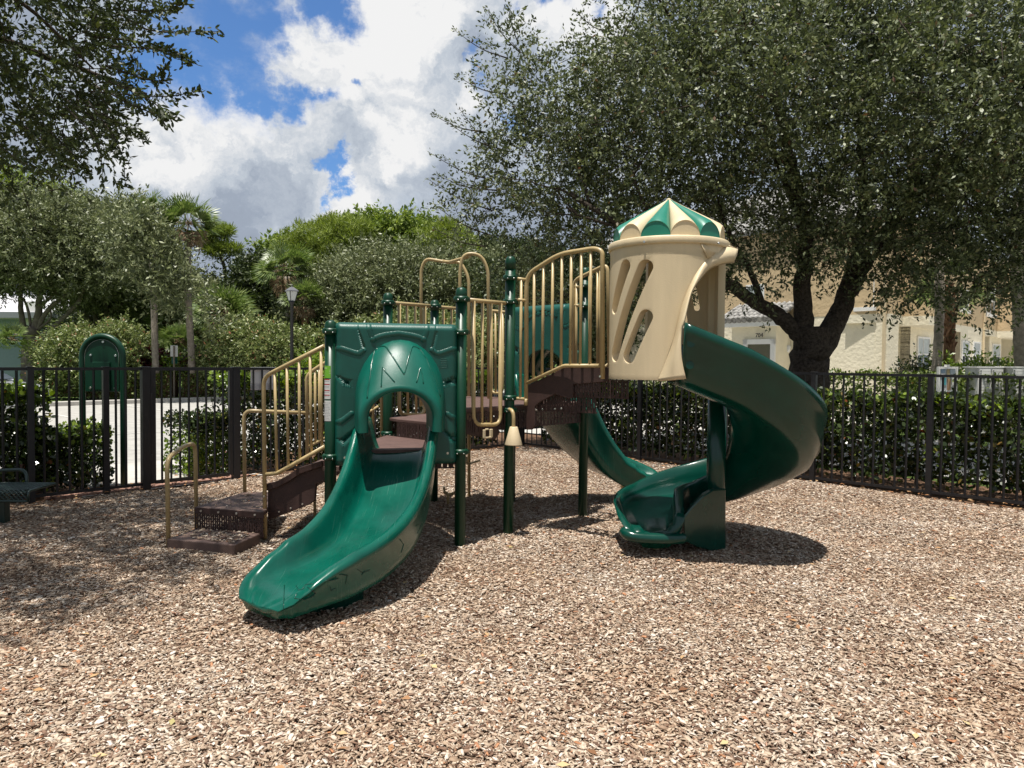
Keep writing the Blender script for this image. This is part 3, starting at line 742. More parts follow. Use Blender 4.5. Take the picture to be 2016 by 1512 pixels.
mb = MB(); mb.tube([P(661.5, 655, 6.0), P(662.5, 905, 6.0)], .016, 10); mb.tube([P(668, 655, 6.2), P(668, 905, 6.2)], .012, 10); mb.build('entry_rail', M['tan'], PS)
# chime
mb = MB(); mb.tube(catmull([P(1003, 806, 6.30), P(1008, 809, 6.22), P(1011, 820, 6.20), P(1011, 842, 6.20)], 5), .0155, 12)
ch = mb.build('chime', M['tan'], PS, 'cream cone hanging on a bent tube')
mb = MB(); c_ = P(1011, 876, 6.20); hz = P(1011, 840, 6.20).z - c_.z
mb.lathe(c_, [(.062, 0.002), (.0735, 0), (.074, .006), (.034, hz - .004), (.03, hz), (.01, hz)], 28); mb.build('cone', M['cream'], ch)
mb = MB()   # tan hardware block under the guard rail
c_ = PL(954, 853, B, C); an = math.atan2(C.y - B.y, C.x - B.x); t_ = Vector((math.cos(an), math.sin(an), 0)); k_ = Vector((t_.y, -t_.x, 0)) * .035
for x_, z_, w_, h_ in ((-.042, .0, .02, .07), (.042, .0, .028, .07), (0, -.033, .09, .014), (-.01, .036, .03, .012)): mb.box(c_ + k_ + t_ * x_ + Vector((0, 0, z_)), (w_, .02, h_), an)
mb.build('latch_block', M['cream'], PS, bevel=.004)

# --- steps
def flat(name, pts, z, t, m=M['deck'], bevel=.008):
    mb = MB(); mb.prism([(p_.x, p_.y, z - t) for p_ in pts], (0, 0, t)); return mb.build(name, m, PS, bevel=bevel)
tr = mat('ribbed_step', (0.115, 0.075, 0.062), 0.6, 0.35, var=0.22, vscale=14)
nt = tr.node_tree; wv = nt.nodes.new('ShaderNodeTexWave'); wv.inputs['Scale'].default_value = 38; wv.bands_direction = 'DIAGONAL'
tcx = nt.nodes.new('ShaderNodeTexCoord'); bp = nt.nodes.new('ShaderNodeBump'); bp.inputs['Strength'].default_value = .35; bp.inputs['Distance'].default_value = .003
nt.links.new(tcx.outputs['Object'], wv.inputs[0]); nt.links.new(wv.outputs['Fac'], bp.inputs['Height']); nt.links.new(bp.outputs[0], nt.nodes['Principled BSDF'].inputs['Normal'])
st = flat('step', [G(328, 1061, .075), G(462, 1073, .075), G(512, 1050, .075), G(388, 1040, .075)], .075, .085, tr)
mb = MB(); q = G(467, 1079, .035); mb.lathe(q, [(.001, -.008), (.010, -.006), (.010, .006), (.001, .008)], 10); mb.build('bolt', M['steel'], st)
plat = [G(383, 998, .245), G(519, 1008, .245), G(560, 968, .245), G(478, 969, .245)]
st = flat('step', plat, .245, .04, tr)
fascia('step_riser', (plat[0].x, plat[0].y + .01), (plat[1].x, plat[1].y + .01), .03, .205, col_w=.022, slot=.008, sh=.035, gap=.012)
mb = MB(); a_, b_ = plat[0], plat[1]; mb.bar((a_.x, a_.y + .006, .215), (b_.x, b_.y + .006, .215), .012, .055); mb.build('step_lip', M['brown'], PS, bevel=.004)
mb = MB()
for u in (396.5, 431.5, 467, 502.5):
    k = (u - 383) / 136; q = a_ * (1 - k) + b_ * k; mb.tube([(q.x, q.y - .002, .217), (q.x, q.y - .012, .217)], .009, 10)
mb.build('bolt', M['steel'], st)
sa, sb = (-2.06, 6.22), (-1.30, 6.16)
mb = MB(); po = [(527, 953), (548, 947), (570, 935), (590, 921), (636, 907), (690, 880), (690, 905), (676, 925), (662, 936), (640, 947), (622, 952), (619, 985), (609, 993), (538, 1020), (527, 1024)]
mb.prism([PL(u, v, sa, sb) for u, v in po], (0.01, .02, 0)); mb.build('stair_stringer', M['brown'], PS, 'near stair stringer', bevel=.003)
mb = MB(); po = [(526, 952), (548, 946), (570, 934), (590, 920), (636, 906), (636, 917), (592, 932), (572, 946), (549, 958), (526, 965)]
mb.prism([PL(u, v, sa, sb) + Vector((-.002, -.03, 0)) for u, v in po], (0.0, .029, 0)); mb.build('stringer_flange', M['brown'], PS, bevel=.004)
mb = MB()
for u, v in ((550, 1007), (573, 1000), (596, 992)):
    q = PL(u, v, sa, sb); mb.tube([q, q + Vector((0, -.012, 0))], .008, 8)
mb.build('bolt', M['steel'], PS)
mb = MB()
for u, v in ((527, 972),): q = PL(u - 5, v + 4, s0, s1_) + Vector((0, -.02, 0)); mb.tube([q, q + Vector((0, -.012, 0))], .008, 8)
mb.build('bolt', M['steel'], PS)
flat('step', [Vector((-2.0, 6.24, 0)), Vector((-1.72, 6.2, 0)), Vector((-1.7, 7.05, 0)), Vector((-1.98, 7.05, 0))], .43, .05, tr)
fascia('step_riser', (-2.0, 6.26), (-1.98, 7.04), .245, .38)
flat('step', [Vector((-1.72, 6.2, 0)), Vector((-1.42, 6.16, 0)), Vector((-1.25, 7.03, 0)), Vector((-1.7, 7.05, 0))], .61, .05, tr)
fascia('step_riser', (-1.72, 6.22), (-1.70, 7.04), .43, .56); fascia('step_riser', (-1.38, 6.16), (-1.22, 7.0), .5, zd1 - .03)
mb = MB(); q = G(614, 1030); mb.tube([(q.x, q.y + .1, -.05), (q.x, q.y + .1, .4)], .014, 8); mb.build('stair_leg', M['tan'], PS)
# turret stairs
ta, tb = (0.128, 6.36), (0.80, 5.90)
mb = MB(); po = [(1036, 760), (1110, 724), (1127, 722), (1196, 723), (1196, 751), (1128, 757), (1128, 783), (1121, 785), (1092, 776), (1062, 792), (1053, 800), (1053, 838), (1046, 846), (1036, 846)]
mb.prism([PL(u, v, ta, tb) for u, v in po], (0.015, .025, 0)); mb.build('stair_stringer', M['brown'], PS, 'stringer under the tall stair rail', bevel=.004)
zt = PL(1190, 724, ta, tb).z
dv = (Vector(tb) - Vector(ta)).normalized(); nv = Vector((-dv.y, dv.x)); nv = nv if nv.y > 0 else -nv
def T2(s, o): q = Vector(ta) + dv * s + nv * o; return Vector((q.x, q.y, 0))
flat('step', [T2(.02, .03), T2(.34, .03), T2(.34, .72), T2(.02, .72)], 1.27, .04); pq = T2(.04, .06), T2(.04, .72)
fascia('step_riser', (T2(.03, .04).x, T2(.03, .04).y), (T2(.03, .72).x, T2(.03, .72).y), zd3, 1.23)
fascia('step_riser', (T2(.34, .04).x, T2(.34, .04).y), (T2(.34, .72).x, T2(.34, .72).y), 1.27, zt - .03)
fascia('deck_fascia', (T2(.08, .05).x, T2(.08, .05).y), (T2(.66, .05).x, T2(.66, .05).y), 1.08, 1.23)
fascia('deck_fascia', (T2(.40, .03).x, T2(.40, .03).y), (T2(.95, .03).x, T2(.95, .03).y), 1.21, 1.36)
mb = MB()
for u, v in ((1056.5, 807), (1069, 806), (1093.5, 805), (1106, 804)):
    q = PL(u, v, ta, tb) + Vector((-.0, -.0, 0)); mb.tube([q, q + Vector((-.008, -.012, 0))], .008, 8)
mb.build('bolt', M['steel'], PS)
mb = MB(); q = PL(1184, 741, q0, q1) + Vector((-.01, -.018, 0)); mb.tube([q, q + Vector((-.006, -.01, 0))], .008, 8); mb.build('bolt', M['steel'], PS)

# --- square tunnel panel with moulded relief
pa, pb = Vector((PL(667, 700, A, B).x, PL(667, 700, A, B).y)), Vector((PL(892, 700, A, B).x, PL(892, 700, A, B).y))
pdir = (pb - pa).normalized(); pn = Vector((pdir.y, -pdir.x)); pn = pn if pn.y < 0 else -pn
PW = (pb - pa).length; zP1 = PL(780, 645, A, B).z; zP0 = PL(667, 909, A, B).z
def to_uz(u, v): q = PL(u, v, A, B); return ((Vector((q.x, q.y)) - pa).dot(pdir), q.z)
def inpoly(U, Z, poly):
    c = np.zeros(U.shape, bool); n = len(poly)
    for i in range(n):
        x1, y1 = poly[i]; x2, y2 = poly[(i + 1) % n]
        t = (y1 > Z) != (y2 > Z)
        xi = (x2 - x1) * (Z - y1) / ((y2 - y1) if abs(y2 - y1) > 1e-9 else 1e-9) + x1
        c ^= t & (U < xi)
    return c
def segdist(U, Z, a, b):
    a = np.array(a); b = np.array(b); d = b - a; t = np.clip(((U - a[0]) * d[0] + (Z - a[1]) * d[1]) / (d @ d), 0, 1)
    return np.hypot(U - a[0] - t * d[0], Z - a[1] - t * d[1])
RIDGE = [[(734, 668.6), (746, 663), (759, 659.7), (783.7, 657), (808.5, 660.7), (822, 664), (832, 668.6)],
         [(725, 646), (734, 668.6)], [(840, 648), (832, 668.6)],
         [(669, 685.5), (699, 695), (707, 696), (716, 689)], [(891, 686.5), (864, 696), (856, 695), (848, 689)],
         [(669.6, 830), (692, 813)], [(879, 814), (891, 824)]]
WEDGE = [[(704, 646), (709, 658), (718, 684), (714, 691), (707, 664)], [(857, 646), (848, 684), (851, 690), (859, 658)],
         [(669.6, 739), (692.4, 746), (692.4, 763), (675.6, 759)], [(870, 747), (890, 739), (890, 757), (872, 763)],
         [(670.6, 862), (704, 835), (707, 846), (675.6, 878)], [(890, 855), (869, 839), (869, 850), (888, 872)]]
def make_panel(origin, udir, ndir, name, zoff=0.0, parent=PS, hole=True, label=None, matn='panel'):
    NU, NZ = (250, 300) if hole and zoff == 0 else (110, 130)
    U, Z = np.meshgrid(np.linspace(0, PW, NU + 1), np.linspace(zP0, zP1, NZ + 1))
    Hh = np.zeros_like(U)
    for w in WEDGE:
        poly = [to_uz(*p_) for p_ in w]; c_ = np.mean(poly, 0)
        ins = inpoly(U, Z, poly); dd = np.min([segdist(U, Z, poly[i], poly[(i + 1) % len(poly)]) for i in range(len(poly))], 0)
        Hh = np.where(ins, -np.minimum(0.05, 0.015 + dd * 2.2), Hh)
    for rd in RIDGE:
        q = [to_uz(*p_) for p_ in rd]; dd = np.min([segdist(U, Z, q[i], q[i + 1]) for i in range(len(q) - 1)], 0)
        Hh = Hh + 0.0065 * np.exp(-(dd / 0.0075) ** 2)
    e_ = np.minimum(np.minimum(U, PW - U), np.minimum(Z - zP0, zP1 - Z))
    Hh = Hh - 0.03 * np.clip(1 - e_ / 0.02, 0, 1) ** 2
    mb = MB(); o3 = Vector((origin[0], origin[1], zoff)); u3 = Vector((udir[0], udir[1], 0)); n3 = Vector((ndir[0], ndir[1], 0))
    vs = [o3 + u3 * float(U[j, i]) + Vector((0, 0, float(Z[j, i]))) + n3 * (0.03 + float(Hh[j, i])) for j in range(NZ + 1) for i in range(NU + 1)]
    uc = PW * .52; fs = []
    for j in range(NZ):
        for i in range(NU):
            uu, zz = U[j, i], Z[j, i]
            zz_ = zz - zP0
            if hole and abs(uu - uc) < .27 and (zz_ < .42 or math.hypot((uu - uc) / .27, (zz_ - .42) / .2) < 1): continue
            fs.append((j * (NU + 1) + i, j * (NU + 1) + i + 1, (j + 1) * (NU + 1) + i + 1, (j + 1) * (NU + 1) + i))
    mb.add(vs, fs, smooth=True)
    return mb.build(name, M[matn], parent, label, solid=0.035, fixn=False, offset=1.0)
panel = make_panel(pa, pdir, pn, 'tunnel_panel', label='square green panel round the front slide entrance')
# hood
def arch(uc, zs, hw, hh, zb, off, n=30, flare=0.0):
    out = []
    for k in range(n + 1):
        t = k / n
        if t < .22: q = (-hw * (1 + flare * (1 - t / .22)), zb + (zs - zb) * t / .22)
        elif t > .78: q = (hw * (1 + flare * (t - .78) / .22), zb + (zs - zb) * (1 - t) / .22)
        else:
            an = PI - PI * (t - .22) / .56; q = (hw * math.cos(an), zs + hh * math.sin(an))
        x_ = pa + pdir * (uc + q[0]) + pn * off; out.append(Vector((x_.x, x_.y, q[1])))
    return out
def hz(u, v, off): # height of pixel on a plane parallel to the panel
    a_ = pa + pn * off; return PL(u, v, a_, a_ + pdir)
uc0 = to_uz(788, 700)[0]
cl = hz(789.5, 757, .34); uc1 = (Vector((cl.x, cl.y)) - pa).dot(pdir)
z_top0, z_top1 = PL(788, 667, A, B).z, cl.z
wl = hz(707, 820, .34); wr = hz(872, 820, .34); hw1 = ((wr - wl).length) / 2
zb1 = hz(705, 853, .34).z; zs1 = hz(705, 826, .34).z
zs0 = PL(701, 782, A, B).z; hw0 = .352; zb0 = PL(701, 842, A, B).z
hood = []
for k, (f, bul) in enumerate(((0, 0), (.12, .30), (.3, .62), (.5, .84), (.7, .95), (.88, 1.0), (.97, 1.0))):
    zt_ = z_top0 + (z_top1 - z_top0) * (f ** 1.5); hw_ = hw0 + (hw1 - hw0) * f; zs_ = zs0 + (zs1 - zs0) * f; zb_ = zb0 + (zb1 - zb0) * f
    hood.append(arch(uc0 + (uc1 - uc0) * f, zs_, hw_, zt_ - zs_, zb_, 0.03 + .32 * f ** .85))
hood.append(arch(uc1, zs1, hw1 - .006, z_top1 - zs1 - .008, zb1, .355))
hood.append(arch(uc1, zs1, hw1 - .022, z_top1 - zs1 - .02, zb1 + .002, .362))
zi = hz(788, 771, .34).z; hwi = .238
hood.append(arch(uc1, zs1, hwi + .015, zi - zs1 + .004, zb1 + .004, .358))
hood.append(arch(uc1, zs1, hwi, zi - zs1, zb1 + .004, .335))
hood.append(arch(uc1, zs1, hwi - .005, zi - zs1 + .005, zb1, .0)); hood.append(arch(uc1, zs1, hwi - .005, zi - zs1 + .005, zb1, -.05))
mb = MB(); mb.loft(hood, closed=False); nA = 31
# close the feet of the hood
rb = [r_[0] for r_ in hood[:-1]]; mb.add(rb, [tuple(range(len(rb)))]); rb = [r_[-1] for r_ in hood[:-1]]; mb.add(rb, [tuple(range(len(rb)))])
hd = mb.build('hood', M['hood'], panel)
bv = bvh_of([hd])
mb = MB()
px_line(mb, bv, [(723, 784), (724.5, 765), (728, 747), (731, 722), (735, 699), (738, 691), (743, 686), (748, 683), (753, 681.5), (758, 681.8), (762, 685.5), (772, 700), (784, 719), (795.6, 737), (799, 725), (804, 705), (810.5, 684.5), (813, 682), (819, 683), (826, 687), (833, 696), (840, 707), (848, 730), (858, 757), (867, 781)], .0062, lift=.0005)
px_line(mb, bv, [(750.5, 762), (751.5, 742), (753, 723), (760, 733), (776.7, 752)], .005, lift=.0005)
px_line(mb, bv, [(820, 753), (824, 737), (827.5, 722), (831, 738), (833.5, 755)], .005, lift=.0005)
mb.build('letter_ridge', M['slide'], hd)
bvp = bvh_of([panel])
mb = MB()
for u, v in ((679.5, 901), (881.5, 892)):
    h_ = hit(bvp, u, v); 
    if h_ is not None: mb.tube([h_ + Vector((0, .002, 0)), h_ + Vector((0, -.012, 0))], .0095, 12)
mb.build('bolt', M['steel'], panel)
mb = MB()
for k in range(5): px_line(mb, bvp, [(866, 706 + k * 4.4), (882, 706 + k * 4.4)], .0013)
px_line(mb, bvp, [(866, 706), (866, 724)], .0013); px_line(mb, bvp, [(882, 706), (882, 724)], .0013)
mb.build('moulded_mark', M['panel'], panel)

# --- slides
def sweep(mb, st, prof):
    """st: list of (origin, lateral, up, params) ; prof(params) -> closed 2D loop"""
    rings = []
    for o_, l_, u_, pr in st: rings.append([o_ + l_ * a_ + u_ * b_ for a_, b_ in prof(pr)])
    mb.loft(rings, closed=True, cap=True)
def chute_prof(p):
    w, h, wo, fl = p         # bed half width, wall height, outer half width, skirt
    c = wo - .045
    L_ = [(0, -.004), (w * .5, 0), (w * .82, .006), (w - .01, .022 * min(1, h * 8)), (w + .014, h * .36), (w + .030, h * .70), (c - .034, h * .84), (c - .027, h * .93), (c - .014, h * .985), (c + .004, h), (c + .020, h * .985), (c + .034, h * .94), (c + .042, h * .87), (wo, h * .78), (wo + .002, h * .68), (wo - .012, h * .60), (wo - .022, -fl * .2), (wo - .034, -fl * .85), (wo - .06, -fl), (w * .6, -fl * 1.02)]
    return L_ + [(-a_, b_) for a_, b_ in L_[::-1][:-1]] 
def chute(path, hs, name, label, parent, ow=.345, mt=None):
    """path: bed centre points; hs: wall height per control point"""
    pts = catmull(path, 8); n = len(pts); st = []
    hh = np.interp(np.linspace(0, len(hs) - 1, n), range(len(hs)), [h[0] for h in hs])
    ww = np.interp(np.linspace(0, len(hs) - 1, n), range(len(hs)), [h[1] for h in hs])
    ff = np.interp(np.linspace(0, len(hs) - 1, n), range(len(hs)), [h[2] for h in hs])
    for i, p_ in enumerate(pts):
        t = pts[min(i + 1, n - 1)] - pts[max(i - 1, 0)]; th = Vector((t.x, t.y, 0)).normalized(); lat = Vector((-th.y, th.x, 0))
        up = lat.cross(t.normalized()); up = up if up.z > 0 else -up; up = (up * .6 + Vector((0, 0, .4))).normalized()
        st.append((p_, lat, up, (float(ww[i]) - .12, float(hh[i]), float(ww[i]), float(ff[i]))))
    mb = MB(); sweep(mb, st, chute_prof)
    return mb.build(name, mt or M['slide'], parent, label)
path1 = [(-.905, 6.0, .775), (-.905, 5.82, .755), (-.905, 5.58, .58), (-.915, 5.27, .42), (-.95, 4.94, .315), (-1.03, 4.66, .245), (-1.15, 4.43, .21), (-1.25, 4.29, .20), (-1.33, 4.19, .185), (-1.38, 4.125, .155), (-1.41, 4.085, .12)]
hs1 = [(.27, .31, .05), (.27, .33, .06), (.27, .335, .08), (.25, .335, .09), (.215, .33, .10), (.19, .325, .10), (.165, .32, .10), (.11, .31, .10), (.05, .295, .10), (.018, .255, .09), (.008, .18, .06)]
slide = chute(path1, hs1, 'slide', 'glossy green front slide curving left to its rounded end', PS)
bvs = bvh_of([slide])
mb = MB()
shapes = [[(583, 1153), (588, 1162), (596, 1160), (601, 1151), (617, 1149)], [(585, 1168), (580, 1178), (600, 1181), (619, 1173)], [(606, 1156), (622, 1168), (612, 1176)],
          [(641, 1143), (652, 1143), (666, 1139)], [(650, 1156), (652, 1163), (660, 1158)], [(668, 1131), (684, 1133), (680, 1150)],
          [(704, 1121), (714, 1128), (728, 1122)], [(712, 1132), (718, 1124)], [(788, 1062), (795, 1072), (790, 1088)], [(818, 1036), (830, 1030), (822, 1050)], [(560, 1152), (558, 1198)],
          [(848, 1005), (855, 996), (850, 1016)]]
for s_ in shapes: px_line(mb, bvs, s_, .0028, lift=.0005, sub=4)
mb.build('moulded_picture', M['slide_shade'], slide)
mb = MB(); q = [(-1.36, 4.22), (-1.0, 4.42), (-.92, 4.60), (-.99, 4.72), (-1.28, 4.58), (-1.44, 4.36)]
mb.prism([(x_, y_, -.05) for x_, y_ in q], (0, 0, .22)); mb.build('slide_foot', M['slide_shade'], slide, bevel=.02)

ps2 = [(.22, 7.45, 1.10), (.33, 7.56, 1.09), (.52, 7.73, .90), (.70, 7.86, .66), (.90, 7.96, .46), (1.10, 8.02, .33), (1.30, 8.03, .26), (1.45, 8.01, .24), (1.56, 7.98, .22), (1.64, 7.95, .19), (1.68, 7.93, .16)]
slide2 = chute(ps2, hs1, 'slide', 'green back slide going down behind the stairs', PS)
mb = MB(); q = G(1228, 968); mb.lathe((q.x, q.y, 0), [(.035, -.05), (.035, .34)], 14); mb.build('slide_leg', M['tan'], slide2)
pd2 = (F_ - H_).normalized(); pn2 = Vector((pd2.y, -pd2.x)); 
if pn2.y < 0: pn2 = -pn2
o2 = H_ + pd2 * .06
panel2 = make_panel(o2, pd2, -pn2, 'tunnel_panel', zoff=2.05 - zP1, label='square green panel behind the stair rail', hole=True)
mb = MB(); r_ = []
for k, (f, w_) in enumerate(((0, .3), (.5, .3), (1, .34))):
    ring = []
    for j in range(15):
        an = PI * j / 14; x_ = o2 + pd2 * (PW * .5 + w_ * math.cos(an)) + pn2 * (.03 + .28 * f); ring.append(Vector((x_.x, x_.y, 1.35 + w_ * math.sin(an) * (1.25 - .3 * f))))
    r_.append(ring)
mb.loft(r_, closed=False); mb.build('hood', M['slide_shade'], panel2, solid=.02)

# --- turret
TX, TY, TR = 1.208, 5.77, .447
def cyl(u, v, r=TR):
    d = ray(u, v); ax, ay = CO.x - TX, CO.y - TY; a_ = d.x ** 2 + d.y ** 2; b_ = 2 * (ax * d.x + ay * d.y); c_ = ax * ax + ay * ay - r * r
    dis = b_ * b_ - 4 * a_ * c_
    if dis < 0: t = -b_ / (2 * a_)
    else: t = (-b_ - math.sqrt(dis)) / (2 * a_)
    return CO + d * t
tz0, tz1 = PL(1300, 749, (0, 5.3), (1, 5.3)).z, PL(1310, 476, (0, 5.3), (1, 5.3)).z
tw = None
# crease curve: (angle, z) rows
cre = [cyl(u, v) for u, v in ((1294, 751), (1309, 714), (1325, 669), (1340, 608), (1356, 566), (1375, 531), (1396, 508), (1414, 496))]
ca = [math.atan2(p_.y - TY, p_.x - TX) for p_ in cre]; cz = [p_.z for p_ in cre]
ca[-1] = max(ca[-1], -.62); zs = sorted(cz)
rows = list(np.linspace(tz0, cz[-1], 26)) + [tz1]
def crease_ang(z): return float(np.interp(z, cz, ca))
PH0 = -PI - .32
mb = MB(); rings = []
for z in rows:
    e_ = crease_ang(z) if z <= cz[-1] else -.42
    rings.append([Vector((TX + TR * math.cos(PH0 + (e_ - PH0) * k / 40), TY + TR * math.sin(PH0 + (e_ - PH0) * k / 40), z)) for k in range(41)])
mb.loft(rings, closed=False, smooth=True)
tw = mb.build('turret_wall', M['cream'], PS, 'front turret wall with three slanted slots', solid=.078, offset=-1, fixn=False)
# rear wall and its end pillar
mb = MB(); rings = []
for z in np.linspace(tz0, tz1, 4):
    rings.append([Vector((TX + TR * math.cos(-.02 + 1.80 * k / 30), TY + TR * math.sin(-.02 + 1.80 * k / 30), z)) for k in range(31)])
mb.loft(rings, closed=False); tw2 = mb.build('turret_wall', M['cream'], PS, 'rear turret wall seen through the opening', solid=.055, offset=-1, fixn=False)
mb = MB(); qa, qb = P(1394, 600, 5.86), P(1428, 600, 5.80)
mb.prism([(qa.x, qa.y, tz0), (qb.x, qb.y, tz0), (qb.x + .0, qb.y + .07, tz0), (qa.x + .01, qa.y + .09, tz0)], (0, 0, PL(1400, 512, (0, 5.83), (1, 5.83)).z - tz0)); mb.build('turret_pillar', M['cream'], PS, bevel=.012, seg=3)
# slots
def cutter(mb, top, bot, r_px):
    t_, b_ = cyl(*top), cyl(*bot); c_ = (t_ + b_) / 2; rad = Vector((c_.x - TX, c_.y - TY, 0)).normalized(); tan = Vector((0, 0, 1)).cross(rad)
    def loc(p_): return (p_ - c_).dot(tan), p_.z - c_.z
    a_, b2 = Vector(loc(t_)), Vector(loc(b_)); d = (a_ - b2).normalized(); n_ = Vector((-d.y, d.x)); r_ = r_px / FPX * 5.35; out = []
    for k in range(13): an = PI * k / 12; out.append(a_ + n_ * r_ * math.cos(an) + d * r_ * math.sin(an))
    for k in range(13): an = PI * k / 12; out.append(b2 - n_ * r_ * math.cos(an) - d * r_ * math.sin(an))
    mb.prism([c_ + tan * q.x + Vector((0, 0, q.y)) - rad * .14 for q in out], rad * .28)
def slotcut(obj, slots, fn=cutter):
    mb = MB()
    for s_ in slots: fn(mb, *s_)
    c_ = mb.build('slot_cutter', M['cream']); bpy.context.view_layer.update()
    md = obj.modifiers.new('slots', 'BOOLEAN'); md.operation = 'DIFFERENCE'; md.object = c_; md.solver = 'EXACT'
    bv_ = obj.modifiers.new('bevel', 'BEVEL'); bv_.width = .008; bv_.segments = 3; bv_.limit_method = 'ANGLE'; bv_.angle_limit = R(38)
    dg = bpy.context.evaluated_depsgraph_get(); me = bpy.data.meshes.new_from_object(obj.evaluated_get(dg)); obj.modifiers.clear(); obj.data = me
    for p_ in me.polygons: p_.use_smooth = True
    bm = bmesh.new(); bm.from_mesh(me)
    for e2 in bm.edges:
        if len(e2.link_faces) == 2 and e2.calc_face_angle(0) > R(45): e2.smooth = False
    bm.to_mesh(me); bm.free()
    bpy.data.objects.remove(c_)
slotcut(tw, [((1231, 524), (1209.5, 606), 13.5), ((1270, 526), (1210.5, 698), 15.5), ((1271, 624), (1238, 701), 15)])
def cutter2(mb, u0, v0, u1, v1, r_px):
    a_ = P(u0, v0, 6.2); b_ = P(u1, v1, 6.2); d = (b_ - a_).normalized(); n_ = Vector((1, 0, 0)); n_ = (n_ - d * n_.dot(d)).normalized(); r_ = r_px / FPX * 6.2; out = []
    for k in range(11): an = PI * k / 10; out.append(a_ + n_ * r_ * math.cos(an) - d * r_ * math.sin(an))
    for k in range(11): an = PI * k / 10; out.append(b_ - n_ * r_ * math.cos(an) + d * r_ * math.sin(an))
    vd = ((a_ + b_) / 2 - CO).normalized(); mb.prism([q - vd * .3 for q in out], vd * .55)
slotcut(tw2, [(1361, 545, 1372, 606, 5.5), (1340, 560, 1348, 640, 6)], cutter2)
# flared lip of the opening: crease -> outer edge
out_e = [(1350, 746, 5.20), (1341, 700, 5.20), (1341, 655, 5.20), (1347, 630, 5.20), (1360, 577, 5.26), (1376, 550, 5.31), (1397, 527, 5.38), (1424, 517, 5.45), (1446, 514, 5.52)]
outp = [P(u, v, Y) for u, v, Y in out_e]
tip = P(1453, 490, 5.55); tipt = P(1427, 480, 5.52)
crp = cre[:7] + [cyl(1428, 487, TR + .01), tip]
crc, ouc = catmull(crp, 5), catmull(outp, 5)
mb = MB()
mid = [a_ * .5 + b_ * .5 + Vector((0.006, -.004, 0)) for a_, b_ in zip(crc, ouc)]
back = [b_ + Vector((.03, .10, .0)) for b_ in ouc]
mb.loft([crc, mid, ouc, back], closed=False)
topb = catmull([cre[5], cre[6], cyl(1400, 480, TR), cyl(1428, 479, TR + .005)], 3)
mb.build('turret_lip', M['cream'], tw, solid=.012, fixn=True)
mb = MB()   # visor over the opening
v1 = [P(1396, 508, 5.35), P(1428, 486, 5.52), tip]; v2 = [P(1380, 478, 5.34), P(1416, 477, 5.45), P(1430, 480, 5.60)]
mb.loft([catmull(v2, 4), catmull(v1, 4), catmull([p_ + Vector((-.05, .12, -.0)) for p_ in v1], 4)], closed=False)
mb.build('turret_visor', M['cream'], tw, solid=.015)
mb = MB(); mb.lathe((TX, TY, tz1), [(TR - .05, -.003), (TR + .012, -.002), (TR + .016, .004), (TR + .016, .045), (TR + .008, .054), (TR - .06, .056)], 64)
cz1 = tz1 + .054
mb.build('turret_collar', M['cream'], PS)
mb = MB()
for an in (-2.15, -.9): mb.tube([(TX + (TR + .014) * math.cos(an), TY + (TR + .014) * math.sin(an), tz1 + .012), (TX + (TR + .024) * math.cos(an), TY + (TR + .024) * math.sin(an), tz1 + .012)], .008, 10)
mb.build('bolt', M['steel'], PS)
# striped roof: 12 fluted gores ending in round scallops
NG = 12; RE = .424; zap = PL(1312, 391, (0, TY), (1, TY)).z
rf = None; apex = Vector((TX, TY, zap)); ph_off = math.atan2(5.35 - TY, P(1287, 460, 5.35).x - TX)
tr_ = thing('turret_roof', None, None); tr_.parent = PS; tr_.location = (0, 0, 0)
for g in range(NG):
    c0 = ph_off + g * 2 * PI / NG; hwid = PI / NG; Rs = RE * math.sin(hwid)
    m_ = M['roofgreen'] if g % 2 == 0 else M['cream']; mb = MB(); rings = []
    NT = 14
    def edge(t):   # foot of the gore: on the scallop face
        x_ = t * Rs; zz = cz1 + .105 * math.sqrt(max(0, 1 - t * t)); rr = RE * math.cos(hwid)
        return Vector((TX + rr * math.cos(c0) - x_ * math.sin(c0), TY + rr * math.sin(c0) + x_ * math.cos(c0), zz))
    ft = [edge(-math.cos(PI * k / NT)) for k in range(NT + 1)]
    for s_ in (0.02, .2, .4, .6, .8, .93, 1.0):
        ring = []
        for k, f_ in enumerate(ft):
            p_ = apex.lerp(f_, s_); t = -math.cos(PI * k / NT); bul = .022 * math.sqrt(max(0, 1 - t * t)) * math.sin(PI * min(1, s_ * .5 + .1)) * s_
            if s_ == 1.0: bul = .012 * math.sqrt(max(0, 1 - t * t))
            ring.append(p_ + Vector((math.cos(c0) * .5, math.sin(c0) * .5, .8)) * bul)
        rings.append(ring)
    mb.loft(rings, closed=False)
    last = rings[-1]; inner = [p_ - Vector((math.cos(c0), math.sin(c0), 0)) * .0 for p_ in ft]
    mb.loft([last, inner], closed=False, smooth=False)
    base = [Vector((p_.x, p_.y, cz1 - .01)) for p_ in (ft[0], ft[-1])]
    mb.add(ft + [base[1], base[0]], [tuple(range(len(ft) + 2))])
    mb.build('roof_gore', m_, tr_)
mb = MB(); mb.lathe((TX, TY, zap - .012), [(.022, -.006), (.02, .006), (.008, .013), (.002, .014)], 16); mb.build('roof_tip', M['cream'], tr_)
mb = MB(); mb.prism([(TX + .42 * math.cos(a_), TY + .42 * math.sin(a_), tz0 + .02) for a_ in np.linspace(0, 2 * PI, 25)[:-1]], (0, 0, .035)); mb.build('turret_deck', M['deck'], PS)

